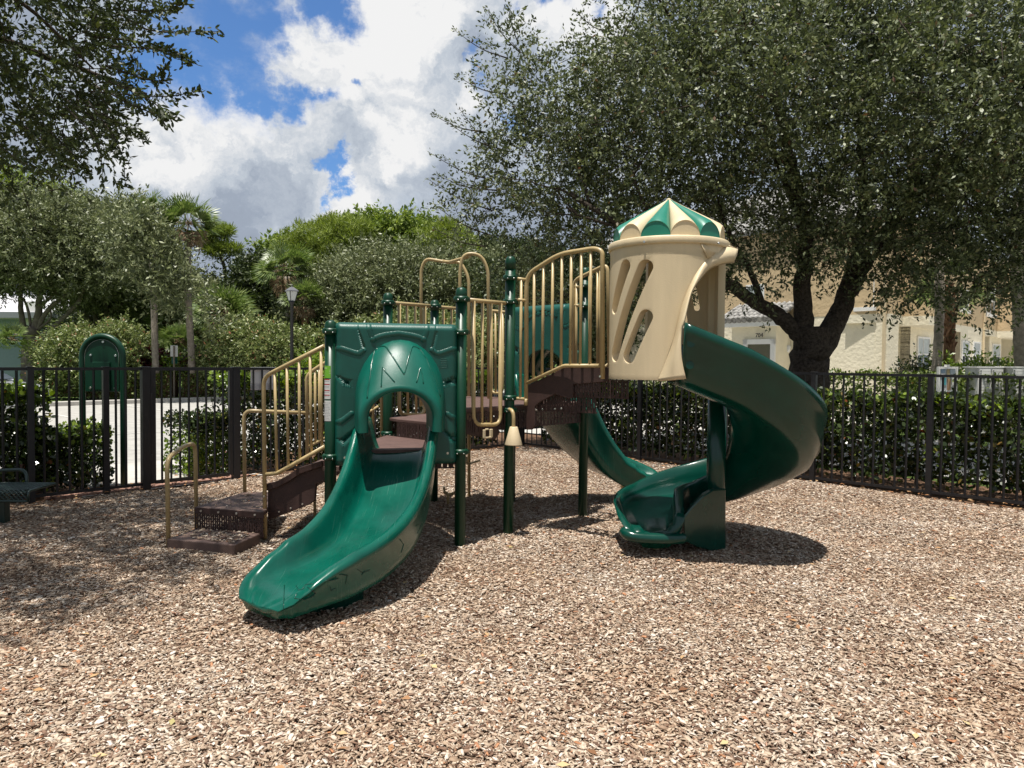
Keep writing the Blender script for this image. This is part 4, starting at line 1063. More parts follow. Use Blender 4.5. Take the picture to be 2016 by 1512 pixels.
# --- spiral slide round its column
CX, CY = 1.672, 5.99
stn = []
LS = .46
bed_k = [(-LS, 1.365), (0, 1.175), (.65, .93), (1.3, .66), (1.96, .44), (2.6, .30), (3.3, .255), (3.9, .245), (4.25, .235), (4.45, .215), (4.52, .19)]
RM, SC = .46, None
th_end = 1.5 * PI
key_s = [-LS, 0, PI / 4, PI / 2, 3 * PI / 4, PI, 5 * PI / 4, 3 * PI / 2, th_end + .30, th_end + .40]
key_b = [1.385, 1.195, .875, .600, .385, .280, .250, .24, .22, .195]
key_h = [.40, .41, .41, .41, .40, .30, .17, .115, .045, .004]
key_hi = [.32, .32, .32, .32, .32, .30, .26, .24, .15, .12]
key_ri = [.12, .12, .12, .12, .12, .13, .18, .28, .34, .36]
def spiral_prof(p_):
    b_, ho, hi, ri, th = p_; ro = .83; w = ro - ri
    o_ = [(ro - .055, ho * .985), (ro - .03, ho + .004), (ro - .006, ho * .985), (ro, ho * .90), (ro - .006, ho * .78), (ro - .030, ho * .68), (ro - .024, ho * .52), (ro - .048, ho * .40), (ro - .046, ho * .28), (ro - .075, ho * .20), (ro - .10, ho * .05 - (th - .035) * .8),
          (ri + w * .70, -th), (ri + w * .45, -.01 - th), (ri + w * .22, -th), (ri + .04, .065 - th), (ri + .0, hi * .5), (ri - .018, hi * .90), (ri - .006, hi * .985), (ri + .03, hi), (ri + .06, hi * .95)]
    i_ = [(ri + .075, hi * .5), (ri + .10, .04), (ri + w * .26, .004), (ri + w * .45, -.006), (ri + w * .68, .006), (ro - .14, .035), (ro - .095, ho * .25), (ro - .07, ho * .6)]
    return o_ + i_
NS = 92; rings = []
for k in range(NS + 1):
    s_ = -LS + (th_end + .40 + LS) * k / NS
    b_, ho, hi, ri = [float(np.interp(s_, key_s, q)) for q in (key_b, key_h, key_hi, key_ri)]
    if s_ < 0: o3, lat = Vector((CX + s_, CY, 0)), Vector((0, -1, 0))
    elif s_ <= th_end: o3, lat = Vector((CX, CY, 0)), Vector((math.sin(s_), -math.cos(s_), 0))
    else: o3, lat = Vector((CX, CY - (s_ - th_end), 0)), Vector((-1, 0, 0))
    rd_ = .055 * max(0, (s_ - th_end - .18) / .22) ** 2
    rings.append([o3 + lat * (a_ - rd_ * max(0, (a_ - .55) / .28)) + Vector((0, 0, b_ + c_)) for a_, c_ in spiral_prof((b_, ho, hi, ri, .035 + .07 * min(1, max(0, (s_ - th_end) / .25))))])
# smooth the heights a little
mb = MB(); mb.loft(rings, closed=True, cap=True)
sp = mb.build('spiral_slide', M['slide_shade'], PS, 'green spiral slide, shade put into its colour, curling round its column')  # same plastic as the front slide, shade mixed into its colour
mb = MB(); mb.lathe((CX - .0, CY, 0), [(.076, -.1), (.076, 1.42)], 32); mb.build('column', M['slide_shade'], sp)
mb = MB(); po = [(1346, 1018), (1349, 1066), (1374, 1078), (1400, 1085), (1429, 1083), (1429, 962), (1404, 964), (1384, 976), (1364, 996)]
bq = [P(u, v, 5.60 + (u - 1347) * .0040) for u, v in po]
mb.prism(bq, (.02, .12, 0)); mb.build('slide_foot', M['slide_shade'], sp, bevel=.012, seg=2)
mb = MB(); mb.tube(catmull([(CX - .80, CY - .30, .20), (CX - .765, CY - .385, .178), (CX - .66, CY - .41, .165), (CX - .42, CY - .41, .16), (CX - .335, CY - .395, .165)], 4), [.02] + [.042] * 15 + [.03], 14); mb.build('exit_lip', M['slide_shade'], sp)
mb = MB(); q = P(1291, 1066, 5.8); mb.lathe((q.x, q.y, 0), [(.03, -.03), (.03, .2)], 12); mb.build('slide_leg', M['tan'], sp)
bvsp = bvh_of([sp]); mb = MB()
for u, v in ((1360, 676), (1358, 719)):
    h_ = hit(bvsp, u, v)
    if h_ is not None:
        nn = (CO - h_).normalized(); nn = Vector((0, -1, 0)); mb.tube([h_ - nn * .004, h_ + nn * .005], [.031, .029], 20)
mb.build('bolt_cover', M['slide_shade'], sp)
# ------------------------------------------------------------------ hedges along the fence
def box_leaves(Ff, s0, s1, o0, o1, z0, z1, n, wob=.09, top=1.0):
    """leaf bases spread in the outer layers of a clipped hedge that follows a fence line"""
    s = s0 + (s1 - s0) * RNG.random(n); o = o0 + (o1 - o0) * RNG.random(n)
    z = z0 + (z1 - z0) * RNG.random(n)
    k = RNG.random(n)                 # push most leaves to the skin
    side = RNG.random(n)
    o = np.where(k < .42, o0 + (o1 - o0) * .16 * RNG.random(n), np.where(k > .86, o1 - (o1 - o0) * .16 * RNG.random(n), o))
    zt = z1 + wob * (np.sin(s * 5.1) * .5 + np.sin(s * 11.3 + 1) * .35 + np.sin(o * 9 + s * 3) * .3)
    z = np.where((side < .22 * top), zt - .14 * RNG.random(n), np.minimum(z, zt))
    o = o + wob * .5 * np.sin(s * 7 + z * 6)
    d_ = dL if Ff is FL else dR; n_ = nL if Ff is FL else nR
    X = CORNER.x + d_.x * s + n_.x * o; Y = CORNER.y + d_.y * s + n_.y * o
    return np.stack([X, Y, z], 1)
def hedge(name, label, Ff, segs, dens, leaf, m, m2=None, group=None, cat='hedge', f2=.25, ol=RO, gaps=0.0):
    q = Ff(segs[0][0]); t = thing(name, label, cat, (q.x, q.y, 0), group)
    Pp = np.concatenate([box_leaves(Ff, a, b, o0, o1, z0, z1, int(dens * abs(b - a) * (z1 - z0 + .3))) for a, b, o0, o1, z0, z1 in segs])
    n = len(Pp); 
    if gaps:
        g = np.sin(Pp[:, 0] * 6.1) * np.sin(Pp[:, 2] * 9.3 + Pp[:, 1] * 2) + .6 * np.sin(Pp[:, 1] * 13 + Pp[:, 2] * 5)
        Pp = Pp[(g < gaps) | (RNG.random(n) < .55)]; n = len(Pp)
    D = unit(rdir(n) * .9 + np.array([0, 0, .35])); N = unit(rdir(n) + np.array([0, -.3, .9]))
    L = leaf * (.7 + .6 * RNG.random(n)); W = L * .72
    hi = Pp[:, 2] > (np.max(Pp[:, 2]) - .28); pick = (RNG.random(n) < np.where(hi, min(1, f2 * 2.3), f2 * .28)) if m2 else np.zeros(n, bool)
    leafmesh('foliage', Pp[~pick], D[~pick], N[~pick], L[~pick], W[~pick], m, t, ol)
    if m2 and pick.any(): leafmesh('young_foliage', Pp[pick], D[pick], N[pick], L[pick], W[pick], m2, t, ol)
    mb = MB()
    for a, b, o0, o1, z0, z1 in segs:
        for s in np.arange(min(a, b) + .2, max(a, b), .38):
            q = Ff(s + random.uniform(-.1, .1), (o0 + o1) / 2 + random.uniform(-.1, .1))
            for _ in range(3):
                e = q + Vector((random.uniform(-.22, .22), random.uniform(-.22, .22), z1 * random.uniform(.6, .92)))
                mb.tube([(q.x, q.y, -.05), (q.x * .6 + e.x * .4, q.y * .6 + e.y * .4, e.z * .5), e], [.013, .010, .004], n=5, caps=False)
    mb.build('stems', M['bark_grey'], t, fixn=False); return t
hedge('hedge', 'long dark glossy hedge behind the right-hand fence, under the oak', FR, [(.3, 12.5, .22, 1.0, .10, 1.12)], 2900, .062, M['leaf_hedge'], M['leaf_lime'], f2=.10, gaps=.5)
s3 = sL(112)
hedge('hedge', 'tall leafy hedge behind the left end of the fence, beside the bench', FL, [(sL(120), 13, .3, 1.3, .05, 1.17)], 3600, .062, M['leaf_hedge'], M['leaf_lime'], f2=.35)
hedge('hedge', 'low round-topped bush behind the arched panel, left of the gate', FL, [(sL(262) + .1, sL(120) + .3, .35, 1.15, .05, .72)], 6500, .05, M['leaf_hedge'], M['leaf_lime'], cat='bush')
hedge('hedge', 'low yellow-green bush just right of the gate', FL, [(sL(386, 850) - .15 - .5, sL(398), .35, 1.25, .0, .76)], 8000, .045, M['leaf_lime'], M['leaf_hedge'], cat='bush', f2=.5)
hedge('hedge', 'tall hedge with sunlit young leaves behind the front slide', FL, [(.2, sL(486), .35, 1.15, .05, 1.30)], 3400, .055, M['leaf_hedge'], M['leaf_lime'], f2=.42)
# fallen leaves along the fence foot
mb = MB(); n = 1800; s_ = RNG.random(n) * 13; w_ = RNG.random(n) < .5; o_ = RNG.normal(size=n) * .22 + .12
X = np.where(w_, CORNER.x + dL.x * s_ + nL.x * o_, CORNER.x + dR.x * s_ + nR.x * o_); Y = np.where(w_, CORNER.y + dL.y * s_ + nL.y * o_, CORNER.y + dR.y * s_ + nR.y * o_)
m_lit = mat('fallen_leaf', rough=.7, spec=.2, island=[(0, (.16, .07, .03)), (.5, (.30, .14, .06)), (1, (.42, .28, .15))])
tag(leafmesh('fallen_leaves', np.stack([X, Y, .012 + .03 * RNG.random(n)], 1), rdir(n) * [1, 1, .15], unit(rdir(n) * .4 + [0, 0, 1]), .07, .035, m_lit), 'brown fallen leaves scattered along the foot of the fence', 'leaf litter', kind='stuff')

# ------------------------------------------------------------------ trees
def limb_tree(t, limbs, m, name='trunk', sub=6):
    mb = MB()
    for pts, r0, r1 in limbs:
        c_ = catmull(pts, sub) if len(pts) > 2 else [Vector(p_) for p_ in pts]; n = len(c_)
        c_ = [c_[0]] + [p_ + Vector((random.uniform(-1, 1), random.uniform(-1, 1), random.uniform(-1, 1))) * r0 * .10 for p_ in c_[1:-1]] + [c_[-1]]
        mb.tube(c_, [r0 + (r1 - r0) * (k / (n - 1)) ** .8 for k in range(n)], n=14 if r0 > .1 else 8)
    return mb.build(name, m, t, fixn=False)
def grow(base, direction, L, r, depth, out, bend=.35, upw=.15):
    d = Vector(direction).normalized(); p_ = Vector(base); pts = [p_.copy()]
    for k in range(4):
        d = (d + Vector((random.gauss(0, 1), random.gauss(0, 1), random.gauss(0, 1))) * bend * .35 + Vector((0, 0, upw * .3))).normalized()
        p_ = p_ + d * L / 4; pts.append(p_.copy())
    out.append((pts, r, r * .45))
    if depth > 0:
        for k in range(random.choice((2, 3, 3))):
            q = pts[random.choice((2, 3, 4))]; nd = (d + Vector((random.gauss(0, 1), random.gauss(0, 1), random.gauss(0, .7))) * .75).normalized()
            grow(q, nd, L * random.uniform(.5, .75), r * .5, depth - 1, out, bend, upw)
def leafy(t, ells, ntw, per, twl, leaf, m, aspect=.42, ol=RH, sticks_n=0, stick_r=.006, shell=.5, jag=.2, seed=0., outw=.6, up=0., spread=.5, name='crown', gap=None, nup=.7):
    Pp, D, A_, B_ = crown(ells, ntw, per, twl, spread, shell, outw, jag, seed, up, gap)
    n = len(Pp); N = unit(rdir(n) + np.array([0, 0, nup])); L = leaf * (.65 + .7 * RNG.random(n))
    leafmesh(name, Pp, D, N, L, L * aspect, m, t, ol)
    if sticks_n:
        mb = MB(); k = RNG.choice(len(A_), size=min(sticks_n, len(A_)), replace=False)
        for i in k: mb.tube([A_[i] - (B_[i] - A_[i]) * .4, A_[i], B_[i]], [stick_r, stick_r * .8, stick_r * .3], n=4, caps=False)
        mb.build('twigs', M['bark'], t, fixn=False)

# big live oak behind the right-hand fence
ob = G(1592, 905); ob = Vector((P(1592, 740, 12.6).x, 12.6, 0))
oak = thing('oak_tree', 'large dark live oak with forked trunk behind the right-hand fence', 'tree', ob)
Yo = 12.6
Z_ = lambda u, v, Y=Yo: P(u, v, Y)
limbs = [([Z_(1594, 960), Z_(1592, 860), Z_(1592, 740), Z_(1597, 690), Z_(1600, 650)], .36, .30),
         ([Z_(1594, 680), Z_(1570, 655), Z_(1530, 620), Z_(1480, 590), Z_(1440, 562, 12.3), Z_(1400, 545, 12.0), Z_(1330, 500, 11.7), Z_(1230, 450, 11.6), Z_(1120, 380, 11.8)], .17, .04),
         ([Z_(1588, 700), Z_(1582, 640), Z_(1580, 560), Z_(1586, 470), Z_(1570, 380), Z_(1540, 250), Z_(1500, 100)], .20, .06),
         ([Z_(1606, 700), Z_(1640, 640), Z_(1668, 580), Z_(1700, 520), Z_(1760, 440, 12.4), Z_(1830, 360, 12.2), Z_(1930, 280, 12)], .22, .07),
         ([Z_(1660, 590), Z_(1690, 480), Z_(1700, 330), Z_(1680, 150)], .13, .05),
         ([Z_(1500, 603), Z_(1480, 540), Z_(1440, 470), Z_(1400, 380)], .07, .03),
         ([Z_(1725, 490), Z_(1800, 470), Z_(1900, 440), Z_(2010, 430, 12.0)], .09, .03)]
for b_, d_, l_, r_ in ((Z_(1330, 500, 11.7), (-.6, -.1, .7), 1.4, .04), (Z_(1230, 450, 11.6), (-.8, 0, .3), 1.0, .03), (Z_(1586, 470), (-.6, -.3, .8), 3, .06), (Z_(1560, 330), (-.7, .1, .6), 3, .05), (Z_(1760, 440), (.5, -.4, .7), 3, .06), (Z_(1830, 360), (.9, .2, .3), 3, .05),
                       (Z_(1440, 470), (-.5, -.4, .6), 1.2, .03), (Z_(1120, 380, 11.8), (-.6, 0, .3), .7, .02), (Z_(1160, 400, 11.8), (-.3, .1, .9), 1.2, .03), (Z_(1500, 250), (-.5, 0, .6), 1.6, .04)):
    grow(b_, d_, l_, r_, 2, limbs)
limb_tree(oak, limbs, M['bark'])
def EL(u, v, Y, rx, ry, rz, w=1.0): q = P(u, v, Y); return (q.x, q.y, q.z, rx, ry, rz, w)
oe = [EL(1560, 230, 13.0, 2.5, 2.6, 2.5), EL(1310, 240, 13.0, 1.7, 2.0, 1.8), EL(1080, 330, 12.7, 1.25, 1.4, 1.05, 1.0), EL(1120, 220, 12.7, 1.1, 1.4, .85), EL(960, 380, 12.6, .62, .8, .55, .8), EL(1010, 120, 12.8, .55, .7, .5, .7),
      EL(1830, 250, 11.9, 2.3, 2.0, 2.5), EL(2100, 260, 11.5, 2.2, 2.0, 2.6), EL(1400, 440, 12.6, 1.5, 1.5, 1.1), EL(1190, 470, 12.8, 1.4, 1.4, 1.25), EL(1745, 440, 11.8, 1.3, 1.4, .95), EL(1890, 500, 11.6, 1.0, 1.2, .85),
      EL(1430, 20, 13, 2.1, 2.4, 1.9), EL(1700, -60, 13, 2.8, 2.6, 2.2), EL(2000, 0, 11.8, 2.5, 2.0, 2.0), EL(1470, 555, 12.0, .42, .5, .28, 1.1), EL(1640, 500, 12.2, .6, .7, .40, 1.0), EL(1110, 560, 13.2, 1.2, 1.2, .9), EL(905, 420, 12.6, .3, .4, .35, .8), EL(1320, 510, 12.8, .8, .9, .45),
      EL(1400, 130, 10.6, 1.6, 1.6, 1.0, .8), EL(1660, 110, 10.3, 1.8, 1.6, 1.1, .8), EL(1900, 160, 9.9, 1.8, 1.6, 1.1, .8), EL(2150, 200, 9.5, 1.6, 1.6, 1.2, .8), EL(1230, 210, 11.8, .95, 1.2, .8, .8), EL(1950, 380, 10.6, 1.2, 1.3, .9), EL(1700, 330, 11.0, 1.5, 1.5, 1.0, .8), EL(1260, 350, 11.8, 1.3, 1.3, 1.1, .8),
      EL(1800, 570, 11.6, .36, .5, .30, 1.0), EL(2010, 500, 11.5, .8, .8, .7), EL(1000, 80, 12.8, .3, .4, .3, .5), EL(1500, 640, 12.4, .15, .2, .12, .5), EL(1000, 250, 12.7, .45, .5, .4, .8)]
leafy(oak, oe, 30000, 15, .40, .074, M['leaf_oak'], aspect=.44, sticks_n=1500, stick_r=.007, shell=.35, jag=.36, seed=2.0, spread=.9, nup=.6, gap=(1.5, -.30))
# long bare-ish sprays on the left silhouette
sp_ = [(915, 235, 850, 225), (960, 300, 905, 215), (930, 330, 845, 300), (930, 390, 838, 350), (960, 90, 895, 60), (985, 80, 955, 15), (930, 440, 850, 400), (1160, 40, 1130, 20), (955, 160, 900, 150), (950, 270, 880, 240), (980, 60, 1000, 10), (940, 350, 860, 345), (915, 460, 855, 450)]
pts_, dd_ = [], []; mb = MB()
for u0, v0, u1, v1 in sp_:
    a_, b_ = P(u0 + 40, v0 + 25, 12.7), P(u1, v1, 12.5); c_ = catmull([a_, (a_ + b_) / 2 + Vector((0, 0, -.07)), b_], 6); mb.tube(c_, [.012 * (1 - k / len(c_)) + .002 for k in range(len(c_))], n=4, caps=False)
    for k in range(85):
        t_ = random.random() ** .8; p_ = a_ * (1 - t_) + b_ * t_; pts_.append(p_ + Vector([random.gauss(0, .05 * (1.5 - t_)) for _ in range(3)])); dd_.append((b_ - a_).normalized() + Vector([random.gauss(0, .6) for _ in range(3)]))
n = len(pts_); leafmesh('leafy_sprays', np.array([tuple(p_) for p_ in pts_]), unit(np.array([tuple(p_) for p_ in dd_])), rdir(n), .06, .026, M['leaf_oak'], oak)
mb.build('spray_twigs', M['bark'], oak, fixn=False)

# near tree on the left, crown hanging into the picture
nt_ = thing('broadleaf_tree', 'near tree whose leafy branches hang in from the upper left', 'tree', (-7.2, 5.6, 0))
limbs = [([(-7.2, 5.6, -.1), (-7.15, 5.6, 1.5), (-7.0, 5.6, 3.0)], .24, .17), ([(-7.0, 5.6, 2.9), (-6.2, 5.7, 4.1), (-5.2, 6.1, 4.9), (-4.2, 6.5, 5.2), (-3.4, 6.7, 5.0)], .13, .02),
         ([(-7.0, 5.6, 2.9), (-6.4, 5.2, 4.2), (-5.5, 4.8, 5.4), (-4.4, 4.9, 6.2)], .12, .02), ([(-6.2, 5.7, 4.1), (-5.4, 6.9, 4.6), (-4.6, 7.6, 4.5), (-3.9, 7.9, 4.3)], .07, .015), ([(-5.2, 6.1, 4.9), (-4.5, 5.8, 4.6), (-3.9, 5.9, 4.3), (-3.5, 6.2, 3.9)], .04, .008)]
for b_, d_ in (((-5.2, 6.1, 4.9), (.6, .5, -.2)), ((-4.2, 6.5, 5.2), (.7, 0, -.2)), ((-4.2, 6.5, 5.2), (.4, .5, .3)), ((-4.6, 7.6, 4.5), (.6, .2, -.3)), ((-5.5, 4.8, 5.4), (.7, -.4, .1)), ((-6.2, 5.7, 4.1), (.5, -.6, .2))): grow(b_, d_, .8, .02, 2, limbs, .4, -.1)
limb_tree(nt_, limbs, M['bark'])
ne = [EL(20, 60, 6.6, 1.1, 1.3, .95), EL(-80, 150, 6.4, 1.3, 1.2, 1.1), EL(110, 120, 6.9, .70, 1.0, .55), EL(40, 240, 6.8, .72, .9, .30, .8), EL(-60, 300, 7, .8, .8, .4), EL(225, 60, 6.9, .28, .6, .36, .32), EL(225, 150, 7.0, .28, .5, .22, .35), EL(60, -60, 6.6, .95, 1.2, .7), EL(190, 250, 6.9, .26, .4, .22, .5),
      (-4.2, 4.6, 5.7, 1.7, 1.6, .6, 2.8), (-5.2, 3.5, 5.4, 1.9, 1.5, .9, 2.2), (-3.7, 5.2, 6.4, 1.2, 1.2, .5, 1.5), (-4.0, 3.2, 5.6, 1.0, 1.2, .4, 1.6), (-5.9, 5.6, 5.4, 1.6, 1.5, 1.2), (-4.3, 3.4, 5.6, 1.2, 1.1, .8), (-3.3, 4.2, 6.3, .9, 1, .4, .7)]
leafy(nt_, ne, 7200, 14, .30, .066, M['leaf_near'], gap=(1.1, -.25), aspect=.40, sticks_n=900, stick_r=.005, shell=.25, jag=.3, seed=5.0, spread=.75, nup=.1)
hang = [(280, 50, 300, 60, 430, 62), (290, 40, 330, 20, 365, -5), (250, 110, 330, 100, 380, 125), (250, 150, 310, 160, 325, 130), (220, 200, 320, 190, 400, 176), (230, 170, 300, 200, 325, 245), (170, 230, 190, 280, 205, 365), (215, 220, 235, 290, 248, 370), (190, 215, 240, 245, 285, 268), (120, 260, 150, 310, 175, 342),
        (20, 290, 45, 320, 118, 345), (230, 190, 280, 215, 350, 232), (90, 270, 110, 300, 130, 330), (210, 90, 290, 85, 345, 110), (180, 220, 215, 260, 225, 300)]
pts_, dd_ = [], []; mb = MB()
for k_, (u0, v0, u1, v1, u2, v2) in enumerate(hang):
    Yh = 5.2 + .25 * (k_ % 5); a_, m__, b_ = P(u0 - 40, v0 - 20, Yh + .3), P(u1, v1, Yh), P(u2, v2, Yh - .1); c_ = catmull([a_, m__, b_], 8); mb.tube(c_, [.007 * (1 - k / len(c_)) + .0012 for k in range(len(c_))], n=4, caps=False)
    for i in range(len(c_) - 1):
        for _ in range(6 if k_ in (6, 7) else 10):
            t_ = random.random(); p_ = c_[i] * (1 - t_) + c_[i + 1] * t_; dv_ = (c_[i + 1] - c_[i]).normalized()
            pts_.append(p_ + Vector([random.gauss(0, .018) for _ in range(3)])); dd_.append(dv_ * .6 + Vector([random.gauss(0, .6) for _ in range(3)]))
n = len(pts_); leafmesh('leafy_sprays', np.array([tuple(p_) for p_ in pts_]), unit(np.array([tuple(p_) for p_ in dd_])), rdir(n), .052 * (.7 + .5 * RNG.random(n)), .023, M['leaf_near'], nt_, [(0, 0, 0), (.25, -.38, .05), (.65, -.42, .05), (1, 0, 0), (.65, .42, .05), (.25, .38, .05)])
mb.build('spray_twigs', M['bark'], nt_, fixn=False)

# background trees -------------------------------------------------
def bg_tree(name, label, cat, u, Y, ells, ntw, per, leaf, m, trunk=None, bark='bark_grey', twl=.8, group=None, stick=0, **k):
    q = P(u, 700, Y); t = thing(name, label, cat, (q.x, Y, 0), group)
    lim = []
    if trunk:
        for pts, r0, r1 in trunk: lim.append(([P(a, b, Y + (c[0] if c else 0)) for a, b, *c in pts], r0, r1))
    else:
        ztop = ells[0][2]; lim.append(([(q.x, Y, -.2), (q.x + .1, Y, ztop * .5), (ells[0][0], ells[0][1], ztop)], .22, .06))
        for e_ in ells[1:6]: lim.append(([(q.x + .05, Y, ztop * .35), ((q.x + e_[0]) / 2, (Y + e_[1]) / 2, e_[2] * .6), (e_[0], e_[1], e_[2])], .12, .03))
    limb_tree(t, lim, M[bark])
    k.setdefault('gap', (2.6, -.45)); leafy(t, ells, int(ntw * 1.3), per, twl, leaf, m, sticks_n=stick, stick_r=.018, **k); return t
# grey-green oaks on the left
bg_tree('oak_tree', 'wide grey-green oak with many-stemmed trunk at the left edge', 'tree', 62, 31.3,
        [EL(100, 480, 31.32, 2.784, 2.552, 1.856), EL(-20, 470, 31.9, 2.552, 2.32, 1.856), EL(180, 500, 31.32, 1.508, 1.856, 1.392), EL(40, 535, 30.74, 2.1, 2.0, 0.45, .7), EL(160, 540, 30.74, 1.9, 1.8, 0.42), EL(-60, 540, 30.74, 1.856, 1.856, 0.812), EL(90, 425, 31.9, 1.856, 1.856, 0.696)],
        7500, 13, .17, M['leaf_grey'], trunk=[([(60, 760), (58, 715), (62, 670), (66, 645)], .36, .26), ([(60, 690), (45, 640), (40, 590), (42, 560), (40, 500)], .15, .05), ([(64, 670), (75, 620), (80, 560), (85, 480)], .2, .06), ([(66, 660), (95, 610), (125, 585), (160, 560)], .12, .04),
        ([(70, 680), (110, 640), (150, 600), (170, 560), (190, 530)], .13, .04), ([(62, 650), (52, 600), (30, 570), (10, 540)], .07, .03), ([(84, 600), (110, 575), (130, 555)], .07, .03), ([(74, 650), (100, 625), (95, 600)], .06, .03)],
        twl=.8, jag=.16, seed=1.0, shell=.4, aspect=.34)
bg_tree('oak_tree', 'grey-green oak with a leaning trunk, left of the tall palm', 'tree', 195, 34.8,
        [EL(235, 490, 34.8, 1.972, 2.088, 1.972), EL(300, 540, 34.8, 1.392, 1.74, 1.334), EL(352, 580, 34.22, 0.928, 1.16, 0.87), EL(230, 580, 34.8, 2.204, 2.088, 0.928, .8), EL(385, 605, 34.8, 0.58, 0.928, 0.638), EL(290, 500, 25.8, .85, .8, .85, 1.2), EL(335, 560, 25.8, .62, .6, .6, 1.2), EL(372, 590, 25.8, .5, .5, .40, 1.2), EL(262, 440, 25.8, .6, .7, .5), EL(405, 615, 25.8, .25, .4, .25), EL(215, 440, 34.8, 1.16, 1.508, 0.812)],
        6500, 13, .17, M['leaf_grey'], trunk=[([(178, 700), (180, 650), (170, 620), (140, 590), (110, 570)], .2, .06), ([(210, 700), (212, 640), (206, 590), (190, 540)], .2, .06), ([(212, 620), (240, 600), (290, 590), (330, 592)], .09, .03), ([(190, 640), (185, 600), (180, 560)], .12, .05)],
        stick=0, twl=.8, jag=.16, seed=3.3, shell=.4, aspect=.34)
# big oaks in the middle
bg_tree('oak_tree', 'broad grey-green oak in the middle distance, above the post with stickers', 'tree', 700, 32,
        [EL(720, 590, 32, 2.4, 2.2, 1.6), EL(640, 610, 32, 1.7, 2, 1.2), EL(800, 575, 32, 2.2, 2.0, 1.7), EL(740, 545, 33, 1.8, 2, 1.1), EL(680, 640, 32, 2.3, 2, .9)],
        6200, 13, .16, M['leaf_grey'], twl=.8, jag=.15, seed=4.0, shell=.4, aspect=.34, trunk=[([(722, 740), (720, 690), (715, 640), (700, 590)], .25, .08), ([(722, 650), (700, 610), (680, 590)], .12, .05), ([(715, 660), (760, 600), (790, 560)], .12, .05)])
bg_tree('oak_tree', 'grey-green oak seen through the arches of the climber', 'tree', 900, 33,
        [EL(890, 580, 33, 2.2, 2.0, 1.8), EL(960, 580, 33, 2.0, 2.0, 1.7), EL(860, 620, 33, 2.0, 2, 1.2), EL(930, 640, 33, 2.4, 2, 1.0)],
        5600, 13, .16, M['leaf_grey'], twl=.8, jag=.15, seed=6.0, shell=.4, aspect=.34)
bg_tree('oak_tree', 'dark oak mass behind the turret stairs', 'tree', 1110, 30,
        [EL(1060, 600, 30, 2.6, 2.2, 2.0), EL(1160, 590, 30, 2.4, 2.2, 2.0), EL(1110, 660, 30, 2.8, 2.2, 1.1)],
        4500, 12, .16, M['leaf_dark'], twl=.8, jag=.15, seed=7.0, shell=.4)
bg_tree('oak_tree', 'dark round-crowned oak behind the small lamp post', 'tree', 500, 36,
        [EL(505, 580, 36, 1.5, 2, 1.5), EL(545, 600, 36, 1.4, 1.8, 1.3), EL(475, 610, 36, 1.0, 1.6, 1.1), EL(515, 545, 36.5, .9, 1.3, .7)],
        3600, 12, .17, M['leaf_dark'], twl=.8, jag=.16, seed=8.0, shell=.4)
bg_tree('oak_tree', 'dark tree filling the gap behind the two slender trunks', 'tree', 330, 38,
        [EL(330, 600, 38, 2.6, 2.2, 1.6), EL(260, 610, 38, 2.4, 2.2, 1.4), EL(420, 610, 38, 2.2, 2, 1.6), EL(180, 640, 38, 2.2, 2.0, 1.0)],
        4200, 12, .18, M['leaf_dark'], twl=.8, jag=.16, seed=9.0, shell=.4)
# pines and bright trees on the skyline
def pine(label, u, Y, ells, ntw, trunk, per=26, leaf=.34, seed=0., m='leaf_pine', group=None):
    q = P(u, 700, Y); t = thing('pine_tree', label, 'pine', (q.x, Y, 0), group)
    limb_tree(t, [([P(a, b, Y) for a, b in pts], r0, r1) for pts, r0, r1 in trunk], M['bark'])
    Pp, D, A_, B_ = crown(ells, ntw, per, .30, .8, .45, .55, .22, seed, .2)
    n = len(Pp); c_ = np.repeat(A_, per, 0); off = rdir(n) * .2 * RNG.random((n, 1)) + np.array([0, 0, .06]); Pp = c_ + off; D = unit(off + rdir(n) * .12 + [0, 0, .05])
    leafmesh('crown', Pp, D, rdir(n), leaf * (.6 + .5 * RNG.random(n)), .034, M[m], t)
    return t
pine('big bright green pine rising above the middle oaks', 640, 40, [EL(640, 480, 40, 2.2, 2, 1.1), EL(690, 460, 40, 1.5, 1.6, .8), EL(590, 500, 40, 1.3, 1.4, .8), EL(655, 446, 40, .9, 1, .5), EL(620, 530, 40, 2, 2, .9)], 1700,
     [([(640, 740), (645, 600), (640, 470)], .2, .06), ([(642, 560), (610, 520), (585, 500)], .08, .03), ([(643, 540), (680, 500), (700, 470)], .08, .03), ([(642, 500), (620, 480), (600, 470)], .06, .02)], seed=1.)
pine('dark green pine on the skyline beside the oak', 880, 38, [EL(880, 480, 38, 1.5, 1.6, .9), EL(850, 500, 38, 1.0, 1, .7), EL(905, 500, 38, .9, 1, .8), EL(880, 455, 38, .8, .9, .45)], 900,
     [([(880, 740), (882, 600), (880, 460)], .18, .05), ([(881, 540), (860, 510), (845, 495)], .07, .02)], seed=2.)
pine('slender bent pine beside the tall palm', 440, 37, [EL(400, 480, 37, .38, .6, .28), EL(440, 460, 37, .48, .6, .25), EL(460, 495, 37, .34, .5, .25), EL(420, 500, 37, .38, .5, .22), EL(415, 462, 37, .38, .5, .2), EL(440, 490, 37, .3, .5, .2)], 330,
     [([(466, 720), (463, 620), (447, 560), (440, 520), (432, 500), (428, 470)], .13, .06), ([(434, 503), (415, 492), (400, 484)], .05, .02), ([(438, 515), (452, 505), (462, 498)], .05, .02), ([(430, 490), (440, 475), (446, 462)], .05, .02)], seed=3.)
